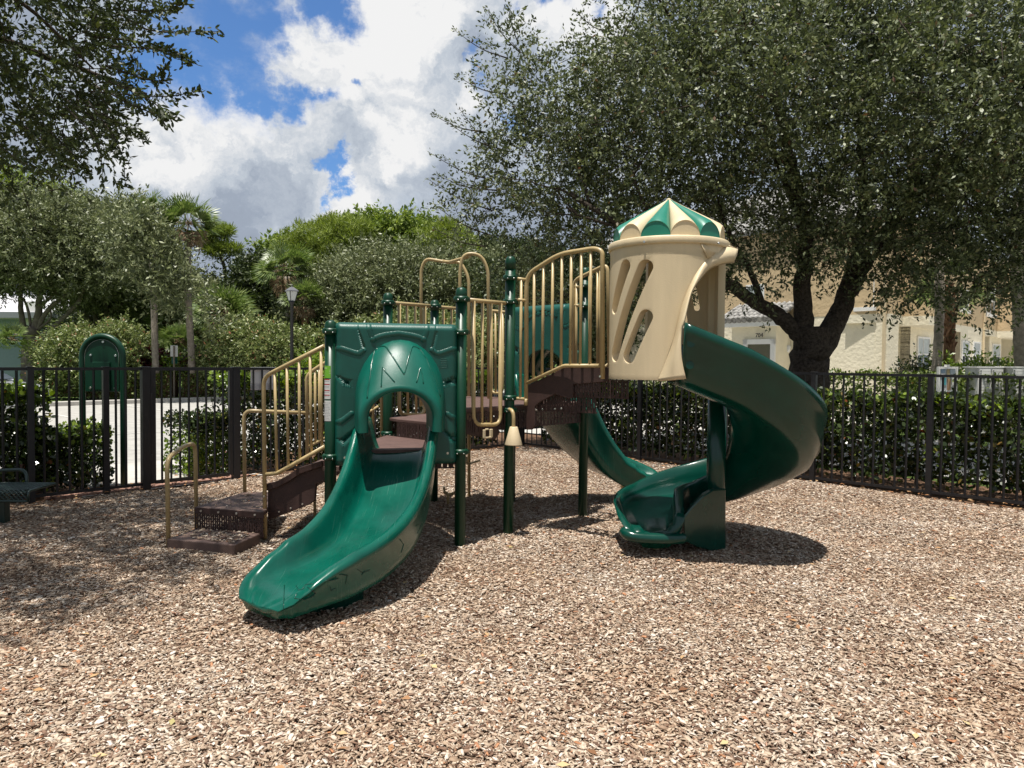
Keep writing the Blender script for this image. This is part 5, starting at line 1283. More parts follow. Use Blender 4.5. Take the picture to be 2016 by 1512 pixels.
bg_tree('broadleaf_tree', 'bright yellow-green tree on the skyline between the two pines', 'tree', 760, 42,
        [EL(760, 480, 42, 2.0, 2, 1.2), EL(810, 470, 42, 1.5, 1.6, 1.0), EL(720, 460, 42, 1.3, 1.4, .7), EL(790, 520, 42, 2.2, 2, 1.0)], 3400, 12, .24, M['leaf_bright'], twl=.8, jag=.24, seed=11., shell=.4, aspect=.5)
bg_tree('broadleaf_tree', 'lime-green treetop beside the fan palm', 'tree', 560, 41,
        [EL(560, 520, 41, 1.4, 1.6, 1.1), EL(525, 545, 41, 1.0, 1.2, .9), EL(590, 560, 41, 1.4, 1.4, 1.1)], 1900, 12, .24, M['leaf_bright'], twl=.8, jag=.26, seed=12., shell=.4, aspect=.5)
bg_tree('broadleaf_tree', 'bright green treetop behind the grey-green oaks at far left', 'tree', 60, 42,
        [EL(60, 420, 42, 2.6, 2.2, 1.6), EL(140, 440, 42, 2.2, 2, 1.3), EL(-30, 400, 42, 2.2, 2, 1.4), EL(0, 350, 42, 1.2, 1.4, .7)], 2600, 12, .24, M['leaf_pine'], twl=.8, jag=.22, seed=13., shell=.4, aspect=.4)
bg_tree('broadleaf_tree', 'olive-green treetop left of the dark skyline pine', 'tree', 960, 44,
        [EL(960, 520, 44, 2.2, 2, 1.3), EL(1030, 530, 44, 2.0, 2, 1.4)], 2400, 12, .22, M['leaf_dark'], twl=.8, jag=.2, seed=14., shell=.4)

# far line of woods seen between the crowns
far_p, far_d = [], []
n = 26000; u_ = RNG.random(n) * 3200 - 600; th_ = (u_ - 1008) / FPX; Yf = 52 + 6 * RNG.random(n); hh_ = 5.2 + 1.6 * np.sin(th_ * 19) + 1.1 * np.sin(th_ * 41 + 2) + .6 * np.sin(th_ * 97)
zz_ = hh_ * np.sqrt(RNG.random(n)); Pp = np.stack([th_ * Yf, Yf, zz_], 1)
tag(leafmesh('distant_woods', Pp, rdir(n), rdir(n), .75, .5, M['leaf_dark'], None, RO), 'far belt of dark woods closing the view behind the trees', 'woods', kind='stuff')

# palms --------------------------------------------------------------
def palm(label, cx_, cy_, Y, R_=1.3, nf=26, trunk=None, tw=.16, m='leaf_palm', dry=6, droop=.28, boots=False, group=None, name='palm_tree', hw=None):
    c_ = P(cx_, cy_, Y); t = thing(name, label, 'palm', (c_.x, Y, 0), group)
    if trunk:
        pts = [P(a, b, Y) for a, b in trunk]; mb = MB(); cc = catmull(pts, 8); n = len(cc)
        mb.tube(cc, [tw * (1 + .06 * math.sin(k * 2.7)) for k in range(n)], n=14); mb.build('trunk', M['palm_boots' if boots else 'palm_trunk'], t, fixn=False)
    Pl, Dl, Nl, Ll, Wl, dryf = [], [], [], [], [], []; mb = MB()
    for k in range(nf + dry):
        az = k * 2.399 + random.random() * .4; isdry = k >= nf
        el = random.uniform(-.45, 1.3) if not isdry else random.uniform(-1.35, -.75)
        d = Vector((math.cos(az) * math.cos(el), math.sin(az) * math.cos(el), math.sin(el))); pl = R_ * (.45 if not isdry else .3) * random.uniform(.8, 1.15)
        h_ = c_ + d * pl + Vector((0, 0, -.08 * pl)); mb.tube([c_, h_], [.014, .008], n=4, caps=False)
        s_ = d.cross(Vector((0, 0, 1))).normalized(); s_ = Matrix.Rotation(random.uniform(-1.15, 1.15), 3, d) @ s_; nn = s_.cross(d)
        nb = 22
        for j in range(nb):
            a_ = (j / (nb - 1) - .5) * 2.75; ld = (d * math.cos(a_) + s_ * math.sin(a_) + nn * (.25 * abs(math.sin(a_)))).normalized()
            ld = (ld + Vector((0, 0, -droop * .35))).normalized(); L_ = R_ * .62 * (1 - .25 * abs(a_) / 1.4) * random.uniform(.85, 1.1)
            Pl.append(tuple(h_)); Dl.append(tuple(ld)); Nl.append(tuple(nn)); Ll.append(L_ * .62); Wl.append(R_ * .075); dryf.append(isdry)
            e_ = h_ + ld * L_ * .55; l2 = (ld + Vector((0, 0, -droop))).normalized()
            Pl.append(tuple(e_)); Dl.append(tuple(l2)); Nl.append(tuple(nn)); Ll.append(L_ * .5); Wl.append(R_ * .04); dryf.append(isdry)
    Pl, Dl, Nl, Ll, Wl, dryf = map(np.array, (Pl, Dl, Nl, Ll, Wl, dryf))
    leafmesh('fronds', Pl[~dryf], Dl[~dryf], Nl[~dryf], Ll[~dryf], Wl[~dryf], M[m], t)
    if dryf.any(): leafmesh('dry_fronds', Pl[dryf], Dl[dryf], Nl[dryf], Ll[dryf], Wl[dryf], M['leaf_dry'], t)
    mb.build('petioles', M['leaf_dry'], t, fixn=False); return t
palm('tall fan palm standing above the left oaks', 371, 440, 27.2, 1.2, 26, [(378, 735), (376, 680), (371, 600), (369, 520), (372, 460)], .125, dry=5)
palm('second tall fan palm, half hidden by the oak crown', 300, 418, 27.4, 1.0, 22, [(307, 735), (305, 680), (303, 600), (300, 520), (300, 440)], .12, dry=4)
palm('fan palm directly behind the large lamp lantern', 562, 530, 31, 1.35, 28, [(573, 735), (572, 680), (568, 600), (564, 545)], .14, dry=5)
palm('shorter fan palm with a reddish trunk right of the lamp post', 598, 590, 30, 1.0, 22, [(600, 730), (600, 680), (601, 640), (599, 605)], .15, dry=6, boots=True)
palm('bushy low palm with dry skirts beside the small lamp post', 438, 620, 32, 1.5, 34, [(438, 735), (438, 700), (438, 640)], .2, dry=16)
palm('low palm with yellowing skirts between the two slender trunks', 345, 640, 34, 1.3, 26, [(345, 735), (345, 660)], .2, dry=10)
palm('small bright palmetto behind the street sign', 350, 672, 30, .85, 26, None, dry=0, name='palmetto')
palm('dark palmetto at the far left under the oak', 25, 668, 27, .7, 24, None, dry=0, name='palmetto')
palm('low green palmetto beside the twin trunks', 318, 700, 29, .6, 18, None, dry=0, name='palmetto')
# palms on the right, heads lost in the oak
palm('grey palm trunk left of the brown one, by the notice board', 1848, 400, 17.5, 1.3, 14, [(1842, 800), (1843, 740), (1848, 660), (1850, 560), (1848, 420)], .105, dry=0)
palm('palm with brown boot-covered trunk behind the notice board', 1868, 570, 18.5, 1.1, 16, [(1868, 800), (1868, 740), (1869, 680), (1870, 620), (1868, 580)], .13, dry=0, boots=True)
palm('palm with shaggy grey trunk at the right edge', 2010, 380, 16.5, 1.3, 14, [(2013, 800), (2012, 720), (2008, 620), (2004, 520), (2006, 400)], .15, dry=0)
mb = MB()
for k in range(46):   # leaf boots fanning out at the top of the brown palm trunk
    v_ = 690 - k * 2.6; a_ = P(1869 + random.uniform(-8, 8), v_, 18.4 + random.uniform(-.1, .1)); az = k * 2.4
    w_ = .10 + .16 * max(0, (k - 18) / 28); mb.bar(a_, a_ + Vector((math.cos(az) * w_, math.sin(az) * w_, .16 + w_ * .6)), .06, .02)
t_ = thing('boot_palm_skirt', None, None); bpy.data.objects.remove(t_)
boots_parent = [o for o in bpy.data.objects if o.get('label') == 'palm with brown boot-covered trunk behind the notice board'][0]
mb.build('leaf_boots', M['palm_boots'], boots_parent, fixn=False)

# flowering shrubs and the clipped hedge across the lot
def shrub(label, u, Y, ells, ntw, m='leaf_shrub', leaf=.13, name='flowering_shrub', cat='shrub', seed=0., group=None, per=12):
    q = P(u, 705, Y); t = thing(name, label, cat, (q.x, Y, 0), group); lim = []
    for k in range(7): e_ = ells[k % len(ells)]; lim.append(([(q.x + random.uniform(-.3, .3), Y, -.1), ((q.x + e_[0]) / 2, Y, e_[2] * .5), (e_[0] + random.uniform(-.5, .5), e_[1], e_[2] * 1.05)], .04, .01))
    limb_tree(t, lim, M['bark_grey'], 'stems'); leafy(t, ells, int(ntw * 1.25), per, .45, leaf, M[m], seed=seed, shell=.5, jag=.22, gap=(1.3, -.55), aspect=.42, name='foliage'); return t
shrub('pink-tipped flowering shrub behind the arched green panel', 190, 28, [EL(190, 690, 28, 1.6, 1.2, .95), EL(130, 700, 28, 1.1, 1, .7), EL(240, 690, 28, .8, 1, .95), EL(190, 735, 28, 2.2, 1.2, .5)], 2600, seed=1.)
shrub('rounded flowering shrub left of the large lamp post', 490, 28, [EL(490, 680, 28, 1.25, 1.2, 1.0), EL(440, 700, 28, .9, 1, .7), EL(540, 690, 28, 1.0, 1, .9), EL(490, 735, 28, 1.9, 1.2, .5)], 2400, seed=2.)
shrub('flowering shrub right of the large lamp post, above the stair rail', 625, 29, [EL(625, 700, 29, 1.2, 1.2, .9), EL(590, 715, 29, .8, 1, .6), EL(660, 690, 29, 1.0, 1, .8)], 1700, seed=3.)
shrub('long flowering shrub seen above the square panel', 770, 29, [EL(730, 690, 29, 1.2, 1.2, 1.2), EL(800, 680, 29, 1.3, 1.2, 1.3), EL(870, 680, 29, 1.2, 1.2, 1.3)], 2600, seed=4.)
shrub('flowering shrub seen through the guard rail by the tall posts', 950, 28, [EL(935, 690, 28, 1.1, 1.2, 1.2), EL(990, 690, 28, 1.1, 1.2, 1.2)], 1900, seed=5.)
shrub('bright green bush at the foot of the fan palms', 650, 27, [EL(660, 735, 27, 1.4, 1, .8), EL(720, 735, 27, 1.5, 1, .9)], 1500, 'leaf_lime', .12, 'green_shrub', seed=6.)
shrub('dark red cordyline by the left slender trunk', 303, 28.5, [EL(303, 716, 28.5, .32, .5, .22)], 150, 'leaf_red', .22, 'red_shrub', seed=7.)
shrub('dark red cordyline at the foot of the small lamp post', 400, 28.5, [EL(400, 714, 28.5, .28, .5, .24)], 140, 'leaf_red', .22, 'red_shrub', seed=8.)
shrub('yellow-green bush between the sign and the right slender trunk', 365, 28.5, [EL(362, 718, 28.5, .5, .6, .28)], 260, 'leaf_lime', .12, 'green_shrub', seed=9.)
def lot_hedge(label, u0, u1, Y, zt, dpt=1.0, dens=900, m='leaf_clip'):
    x0, x1 = P(u0, 740, Y).x, P(u1, 740, Y).x; t = thing('clipped_hedge', label, 'hedge', (x0, Y, 0)); n = int(dens * (x1 - x0)); 
    X = x0 + (x1 - x0) * RNG.random(n); k = RNG.random(n); Yy = np.where(k < .55, Y + .12 * RNG.random(n), Y + dpt * RNG.random(n)); Z = np.where(k > .7, zt - .12 * RNG.random(n), zt * RNG.random(n)) + .04 * np.sin(X * 4)
    leafmesh('foliage', np.stack([X, Yy, Z], 1), rdir(n), unit(rdir(n) + [0, -.4, .8]), .085, .05, M[m], t, RO)
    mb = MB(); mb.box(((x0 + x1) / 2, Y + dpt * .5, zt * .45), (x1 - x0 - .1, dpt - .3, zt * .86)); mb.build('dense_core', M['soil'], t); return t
lot_hedge('clipped hedge across the parking lot, left of the sign', 60, 334, 27.6, 1.05)
lot_hedge('clipped hedge across the parking lot, right of the sign', 352, 700, 27.6, 1.05)
# second hedge and bushes on the right, in front of the house
def strip_hedge(label, o0, o1, z1, s0, s1, m, dens, leaf, name='hedge'):
    q = FR(s0, o0); t = thing(name, label, 'hedge', (q.x, q.y, 0)); Pp = box_leaves(FR, s0, s1, o0, o1, 0.0, z1, dens, .08); n = len(Pp)
    leafmesh('foliage', Pp, rdir(n), unit(rdir(n) + [0, 0, .8]), leaf * (.7 + .5 * RNG.random(n)), leaf * .6, M[m], t, RO)
    mb = MB()
    for s in np.arange(min(s0, s1), max(s0, s1), .6): q = FR(s, (o0 + o1) / 2); mb.tube([(q.x, q.y, -.1), (q.x + .1, q.y, z1 * .8)], [.03, .01], n=5)
    mb.build('stems', M['bark_grey'], t, fixn=False)
strip_hedge('sunlit lime-green hedge in front of the house wall', 8.3, 9.6, 1.32, -4, 17, 'leaf_clip', 30000, .085)
for uu, Yb, rr_ in ((1805, 19, .5), (1840, 18.5, .55), (1905, 17.5, .6), (1985, 17.8, .5)):
    shrub('leafy bush in front of the house, near pixel column'.replace(', near pixel column', {1805: ' left of the grey palm trunk', 1840: ' at the foot of the grey palm trunk', 1905: ' between notice board and mailboxes', 1985: ' between the two mailbox units'}[uu]), uu, Yb,
          [EL(uu, 742, Yb, rr_ * .7, rr_ * .7, .38), EL(uu + 5, 760, Yb, rr_ * .8, rr_, .4)], 200, 'leaf_lime' if uu != 1805 else 'leaf_hedge', .10, 'green_shrub', 'bush', seed=uu * .01)

# ------------------------------------------------------------------ house on the right
HW = thing('house', 'two-storey stucco townhouse, cream below and ochre above, behind the oak', 'house', (11, 22, 0))
W1 = Vector((P(1120, 700, 32.5).x, 32.5)); W2 = Vector((P(1745, 700, 21.8).x, 21.8)); W3 = Vector((W2.x + 14.5, W2.y + 14.9))
stucco = mat('cream_stucco', (0.74, 0.68, 0.53), 0.95, 0.1, var=.06, vscale=3, bump=.9, bscale=9)
ochre = mat('ochre_stucco', (0.56, 0.43, 0.265), 0.95, 0.1, var=.06, vscale=3, bump=.9, bscale=9)
tile = mat('grey_roof_tile', (0.16, 0.155, 0.15), .8, .2, var=.5, vscale=7, color2=(.42, .41, .39), bump=.5, bscale=30)
glass = mat('window_glass', (0.03, 0.04, 0.05), .06, .8, var=.2)
blind = mat('window_blind', (0.42, 0.46, 0.46), .4, .5, var=.15, vscale=6)
door_m = mat('olive_door', (0.10, 0.095, 0.06), .5, .4, var=.1)
ZB = 3.02; ZT = 6.0
def wdir(a, b): d = (b - a).normalized(); n = Vector((d.y, -d.x)); return d, (n if n.dot(-a) > 0 else -n)
def wpt(a, b, s, o, z): d, n = wdir(a, b); q = a + d * s + n * o; return Vector((q.x, q.y, z))
def wparam(u, v, a, b): q = PL(u, v, a, b); return (Vector((q.x, q.y)) - a).dot((b - a).normalized()), q.z
def wbox(mb, a, b, s0, s1, z0, z1, o0, o1, mi=0):
    mb.prism([wpt(a, b, s0, o0, z0), wpt(a, b, s1, o0, z0), wpt(a, b, s1, o1, z0), wpt(a, b, s0, o1, z0)], (0, 0, z1 - z0), mi)
L1, L2 = (W2 - W1).length, (W3 - W2).length
mb = MB(); wbox(mb, W1, W2, 0, L1, -.1, ZB, -.35, 0); mb.build('lower_wall', stucco, HW)
mb = MB(); wbox(mb, W1, W2, 0, L1, ZB, ZT, -.35, .012); mb.build('upper_wall', ochre, HW)
def wx(u, v=700, a=W2, b=W3): return wparam(u, v, a, b)[0]
mb = MB()
segs = [(0, wx(1768), 0), (wx(1768), wx(1808), -1.3), (wx(1808), wx(1862), -.25), (wx(1862), wx(1890), -1.0), (wx(1890), wx(1935), 0), (wx(1935), wx(1958), -1.2), (wx(1958), wx(1981), -.2), (wx(1981), wx(2003), -1.3), (wx(2003), L2, 0)]
for i, (a_, b_, o_) in enumerate(segs): wbox(mb, W2, W3, a_, b_, -.1, ZB - (0.0 if o_ == 0 else .25), o_ - .3, o_)
for i in range(len(segs) - 1):
    o_a, o_b = segs[i][2], segs[i + 1][2]; s_ = segs[i][1]; wbox(mb, W2, W3, s_ - .06 if o_a > o_b else s_, s_ if o_a > o_b else s_ + .06, -.1, ZB - .26, min(o_a, o_b) - .3, max(o_a, o_b) - .002)
mb.build('wing_lower_wall', stucco, HW)
mb = MB(); wbox(mb, W2, W3, .0, L2, ZB - .26, ZB - .001, -1.2, .004); wbox(mb, W2, W3, wx(1775), wx(1830), ZB - .30, ZB - .02, 0, .75); wbox(mb, W2, W3, wx(1960), wx(2012), ZB - .30, ZB - .02, 0, .75)
mb.build('porch_beam', stucco, HW)
mb = MB(); wbox(mb, W2, W3, .0, L2, ZB, ZT, -1.2, .012); wbox(mb, W2, W3, wx(1775), wx(1830), ZB - .02, ZT, .012, .70); wbox(mb, W2, W3, wx(1960), wx(2012), ZB - .02, ZT, .012, .70)
mb.build('wing_upper_wall', ochre, HW)
def window(a, b, u0, u1, v0, v1, o=0.0, name='window', rows=2, cols=2, sill=True, fw=.06):
    s0, z1 = wparam(u0, v0, a, b); s1, z0 = wparam(u1, v1, a, b); z1 = (z1 + wparam(u1, v0, a, b)[1]) / 2; s0, s1 = min(s0, s1), max(s0, s1)
    mb = MB()
    for q in ((s0, s0 + fw, z0, z1), (s1 - fw, s1, z0, z1), (s0 + fw, s1 - fw, z0, z0 + fw), (s0 + fw, s1 - fw, z1 - fw, z1), (s0 + fw, s1 - fw, (z0 + z1) / 2 - .03, (z0 + z1) / 2 + .03)): wbox(mb, a, b, *q, o - .02, o + .05)
    for c_ in range(1, cols): s_ = s0 + (s1 - s0) * c_ / cols; wbox(mb, a, b, s_ - .012, s_ + .012, z0 + fw, z1 - fw, o, o + .035)
    w = mb.build(name, M['white'], HW)
    mb = MB(); wbox(mb, a, b, s0 + fw, s1 - fw, z0 + fw, (z0 + z1) / 2 - .03, o, o + .02); mb.build('pane', glass, w)
    mb = MB(); wbox(mb, a, b, s0 + fw, s1 - fw, (z0 + z1) / 2 + .03, z1 - fw, o, o + .02); mb.build('pane', blind, w)
    if sill: mb = MB(); wbox(mb, a, b, s0 - .08, s1 + .08, z0 - .12, z0, o - .01, o + .12); mb.build('sill', M['white'], w)
window(W1, W2, 1665, 1722, 540, 604, .0)
window(W1, W2, 1470, 1505, 560, 610, .0)
window(W2, W3, 1821, 1843, 663, 732, -.25, sill=False); window(W2, W3, 1892.5, 1905.5, 671, 728, 0, sill=False); window(W2, W3, 1915, 1927, 673, 728, 0, sill=False)
window(W2, W3, 1963.5, 1977, 677, 726, -.2, sill=False, cols=1); window(W2, W3, 1942, 1956, 566, 621, .0); window(W2, W3, 1890, 1904, 570, 612, .0)
s0, z1 = wparam(1983, 690, W2, W3); s1, _ = wparam(1993, 690, W2, W3)
mb = MB(); wbox(mb, W2, W3, s0 + .6, s1 + .9, 0, 2.1, -1.3, -1.26); mb.build('door', door_m, HW)
# small tiled door porch on the long wall
s0, zf = wparam(1462, 668, W1, W2); s1, _ = wparam(1537, 668, W1, W2)
mb = MB(); wbox(mb, W1, W2, s0 + .15, s1 + .35, 0, 2.72, 0, .85); pch = mb.build('door_porch', stucco, HW)
sa_, za_ = wparam(1497, 677, W1, W2); sb_, _ = wparam(1534, 677, W1, W2)
mb = MB(); wbox(mb, W1, W2, sa_ + .1, sb_ + .25, 0, 2.14, .85, .88); mb.build('door', door_m, pch)
mb = MB()
for q in ((sa_ - .06, sa_ + .1, 0, 2.3), (sb_ + .25, sb_ + .41, 0, 2.3), (sa_ - .06, sb_ + .41, 2.14, 2.3)): wbox(mb, W1, W2, *q, .852, .93)
mb.build('door_frame', M['white'], pch)
mb = MB(); wbox(mb, W1, W2, s0 - .1, s1 + .55, 2.72, 2.90, -.0, 1.12); mb.build('porch_fascia', M['white'], pch)
mb = MB(); nr = 5
for r_ in range(nr):
    for k in range(12):
        s_ = s0 - .2 + (s1 - s0 + .8) * k / 12; o_ = 1.18 - r_ * .24; z_ = 2.93 + r_ * .11; a_ = wpt(W1, W2, s_ + .08, o_, z_); b_ = wpt(W1, W2, s_ + .08, o_ - .3, z_ + .15)
        mb.tube([a_, b_], [.105, .085], n=8)
mb.build('porch_tiles', tile, pch, fixn=False)
def text(body, a, b, s, o, z, size, m, parent, name):
    cu = bpy.data.curves.new(name, 'FONT'); cu.body = body; cu.size = size; cu.extrude = .008; cu.align_x = 'CENTER'; cu.resolution_u = 3
    to = bpy.data.objects.new(name, cu); d, n = wdir(a, b); q = wpt(a, b, s, o, z)
    x = Vector((d.x, d.y, 0)); 
    if x.cross(Vector((0, 0, 1))).dot(Vector((n.x, n.y, 0))) < 0: x = -x
    mw = Matrix((x, Vector((0, 0, 1)), x.cross(Vector((0, 0, 1))))).transposed().to_4x4(); mw.translation = q; 
    col.objects.link(to); bpy.context.view_layer.update(); me = bpy.data.meshes.new_from_object(to.evaluated_get(bpy.context.evaluated_depsgraph_get())); bpy.data.objects.remove(to)
    base = Vector((0, 0, 0)); p = parent
    while p is not None: base += Vector(p.location); p = p.parent
    me.transform(Matrix.Translation(-base) @ mw); me.materials.clear(); me.materials.append(m); o2_ = bpy.data.objects.new(name, me); col.objects.link(o2_); o2_.parent = parent; return o2_
text('704', W1, W2, (sa_ + sb_) / 2 + .2, .935, 2.37, .19, M['black'], pch, 'house_number')
# flat arch plate with an opening's shade painted in its colour, drainpipe, wall lamp, roof
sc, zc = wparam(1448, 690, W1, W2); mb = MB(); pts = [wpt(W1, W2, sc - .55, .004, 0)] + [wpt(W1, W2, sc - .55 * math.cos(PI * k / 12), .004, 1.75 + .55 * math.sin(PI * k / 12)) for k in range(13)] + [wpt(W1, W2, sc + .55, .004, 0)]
mb.prism(pts, (wdir(W1, W2)[1].x * .03, wdir(W1, W2)[1].y * .03, 0)); mb.build('arched_shade_plate', mat('painted_recess_shade', (.20, .15, .09), .9, .1), HW)
for a, b, u_ in ((W1, W2, 1741), (W2, W3, 1933)):
    s_, _ = wparam(u_, 700, a, b); mb = MB(); wbox(mb, a, b, s_ - .035, s_ + .035, 0, ZT, .014, .09); mb.build('drainpipe', M['cream'], HW)
s_, z_ = wparam(1550, 687, W1, W2); mb = MB(); q = wpt(W1, W2, s_ + .1, .12, z_); mb.lathe(q, [(.03, -.12), (.07, -.08), (.09, .08), (.02, .13)], 10); mb.build('wall_lamp', M['white'], HW)
s_, z_ = wparam(1990, 636, W2, W3); mb = MB(); wbox(mb, W2, W3, s_ - .5, s_ + .4, z_ - .5, z_ + .55, .72, .80); mb.build('wall_panel', M['white'], HW)
mb = MB(); n1_ = wdir(W1, W2)[1]; n2_ = wdir(W2, W3)[1]
pe = [wpt(W1, W2, -.5, .25, ZT), wpt(W1, W2, L1 + .15, .25, ZT), wpt(W2, W3, L2 + .5, .25, ZT)]; pi_ = [wpt(W1, W2, 0, -5, ZT + 2.2), Vector((W2.x, W2.y, 0)) + Vector((-n1_.x * 3.2 - n2_.x * 3.2, -n1_.y * 3.2 - n2_.y * 3.2, ZT + 2.2)), wpt(W2, W3, L2, -5, ZT + 2.2)]
mb.add(pe + pi_, [(0, 1, 4, 3), (1, 2, 5, 4)]); mb.build('roof', tile, HW, solid=.15)

# notice board and mailbox units
def pixbox(mb, u0, u1, v0, v1, Y, dep=.35, mi=0):
    a_, b_ = P(u0, v1, Y), P(u1, v0, Y); mb.box(((a_.x + b_.x) / 2, Y + dep / 2, (a_.z + b_.z) / 2), (b_.x - a_.x, dep, b_.z - a_.z), 0, mi)
Yn = 15.6
nb = thing('notice_board', 'white-framed community notice board beside the palm trunks', 'notice board', (P(1867, 740, Yn).x, Yn, 0))
mb = MB(); pixbox(mb, 1847, 1851.5, 722, 775, Yn, .08); pixbox(mb, 1882, 1886.5, 722, 775, Yn, .08); pixbox(mb, 1851.5, 1882, 722, 726, Yn, .08); pixbox(mb, 1851.5, 1882, 771, 775, Yn, .08); mb.build('frame', M['white'], nb)
mb = MB(); pixbox(mb, 1851.5, 1882, 726, 771, Yn + .03, .04); mb.build('backing', mat('board_backing', (.55, .58, .60), .4), nb)
for (u0, u1, v0, v1, c_) in ((1852.5, 1861, 727, 734, (.35, .45, .58)), (1864, 1870, 727, 745, (.60, .48, .28)), (1871, 1881, 727, 736, (.62, .68, .75)), (1855, 1863, 744, 758, (.12, .45, .50)), (1865, 1872, 746, 768, (.62, .38, .22)), (1874, 1881, 740, 765, (.66, .66, .64)), (1852.5, 1861, 736, 742, (.65, .65, .65))):
    mb = MB(); pixbox(mb, u0, u1, v0, v1, Yn + .018, .01); mb.build('posted_paper', mat('paper', c_, .6, var=.1), nb)
mb = MB(); pixbox(mb, 1864, 1870, 718, 722, Yn, .1); mb.build('top_cap', M['white'], nb)
mb = MB(); pixbox(mb, 1849, 1852, 775, 818, Yn, .06); mb.build('leg', M['white'], nb); mb = MB(); pixbox(mb, 1881, 1884, 775, 818, Yn, .06); mb.build('leg', M['white'], nb)
mgap = mat('mailbox_seam', (.22, .22, .21), .6)
def mailbox(label, u0, u1, v0, v1, cols, Y):
    t = thing('mailbox_unit', label, 'mailboxes', (P((u0 + u1) / 2, 740, Y).x, Y, 0), 'mailbox units by the house')
    mb = MB(); pixbox(mb, u0, u1, v0, v1, Y, .45); mb.build('cabinet', M['white'], t)
    mb = MB(); pixbox(mb, u0 - 1, u1 + 1, v0 - 2, v0, Y - .02, .5); mb.build('cap', M['white'], t)
    a_, b_ = P(u0, v1, Y), P(u1, v0, Y); w_ = (b_.x - a_.x) / cols; rows = 8; h_ = (b_.z - a_.z - .06) / rows
    for c_ in range(cols):
        for r_ in range(rows):
            mb = MB(); mb.box((a_.x + w_ * (c_ + .5), Y - .008, a_.z + .03 + h_ * (r_ + .5)), (w_ * .90, .016, h_ * .84)); d_ = mb.build('compartment_door', M['white'], t, bevel=.004, seg=1)
            mb = MB(); mb.box((a_.x + w_ * (c_ + .16), Y - .019, a_.z + .03 + h_ * (r_ + .5)), (.022, .008, .03)); mb.build('lock', mgap, d_)
    mb = MB(); pixbox(mb, u0 + (u1 - u0) * .3, u0 + (u1 - u0) * .7, v1, v1 + 45, Y + .1, .2); mb.build('pedestal', M['white'], t)
mailbox('grey-white mailbox cabinet with two columns of doors, right of the notice board', 1925, 1976, 724, 778, 2, 15.2)
mailbox('grey-white mailbox cabinet cut off by the right edge', 1991, 2040, 724, 778, 2, 15.0)

# ------------------------------------------------------------------ left: arched panel, bench, lamps, sign, car, far house
Ya = 8.45
ax0, ax1 = P(163, 850, Ya), P(243, 850, Ya)
ap = thing('arched_panel', 'freestanding dark green panel in an arched tube frame behind the fence', 'play panel', ((ax0.x + ax1.x) / 2, Ya, 0))
rr_ = (ax1.x - ax0.x) / 2; cxp = (ax0.x + ax1.x) / 2; ztopp = P(203, 662, Ya).z; zc_ = ztopp - rr_
mb = MB(); pts = [(ax0.x, Ya, -.05), (ax0.x, Ya, zc_ * .5)] + [(cxp - rr_ * math.cos(PI * k / 20), Ya, zc_ + rr_ * math.sin(PI * k / 20)) for k in range(21)] + [(ax1.x, Ya, zc_ * .5), (ax1.x, Ya, -.05)]
mb.tube(pts, .034, 16); mb.build('arch_frame', M['post'], ap)
zb_ = P(203, 771, Ya).z; ri_ = rr_ - .034
def arcpoly(r_, y_, zlo): return [(cxp - r_, y_, zlo)] + [(cxp - r_ * math.cos(PI * k / 20), y_, zc_ + r_ * math.sin(PI * k / 20)) for k in range(21)] + [(cxp + r_, y_, zlo)]
mb = MB(); mb.prism(arcpoly(ri_, Ya - .015, zb_), (0, .03, 0)); mb.build('panel', M['post'], ap, bevel=.004)
mb = MB(); mb.tube(arcpoly(ri_ - .004, Ya - .016, zb_), .0022, 6); mb.build('trim_edge', M['steel'], ap)
for u, v in ((203, 673), (178.5, 699), (227.5, 700), (178, 764), (227, 764)):
    mb = MB(); q = P(u, v, Ya - .02); mb.tube([q + Vector((0, .01, 0)), q - Vector((0, .008, 0))], .013, 12); mb.build('bolt', M['steel'], ap)
mb = MB(); mb.box((cxp, Ya - .028, (zb_ + zc_) / 2 - .02), (ri_ * 1.0, .025, (zc_ - zb_) * .8)); mb.build('activity_box', M['post'], ap, bevel=.006)

bn = thing('bench', 'dark green mesh bench cut off by the left edge', 'bench', (-4.75, 6.45, 0))
Yb = 6.4; xr = P(68, 972, Yb).x; zt_ = P(40, 965, Yb).z
mesh_m = mat('coated_mesh', (.010, .030, .024), .3, .6)
mb = MB(); x0b, x1b = xr - 1.9, xr - .03; 
def wrapst(x, k):   # path over the seat: front edge rolled down
    return Vector((x, Yb - .05 + .0, zt_ - .10)) if k == 0 else None
N_ = 46
for s_ in (1, -1):
    for i in range(-12, N_):
        pth = []
        for k in range(9):
            t = k / 8; x = x0b + (x1b - x0b) * (i + (k * 1.4 if s_ > 0 else 12 - k * 1.4)) / N_
            if x > x1b or x < x0b: continue
            a_ = t * .46; 
            if a_ < .08: y, z = Yb - .04, zt_ - .08 + a_
            else: y, z = Yb - .04 + (a_ - .08), zt_
            pth.append((x, y, z))
        if len(pth) > 1: mb.tube(pth, .0048, 5, caps=False)
mb.tube([(x0b, Yb - .04, zt_ - .09), (x1b, Yb - .04, zt_ - .09)], .012, 8); mb.tube([(x0b, Yb + .34, zt_), (x1b, Yb + .34, zt_)], .012, 8); mb.tube(fillet([(x1b, Yb - .04, zt_ - .09), (x1b, Yb - .04, zt_), (x1b, Yb + .34, zt_)], .04), .012, 8)
mb.build('seat', mesh_m, bn, fixn=False)
mb = MB(); pb_ = [P(-300, 935, Yb + .4), P(-40, 928, Yb + .4), P(52, 924, Yb + .4), P(53, 958, Yb + .35)]; mb.tube(fillet(pb_, .08), .016, 10); mb.build('back_rail', mesh_m, bn)
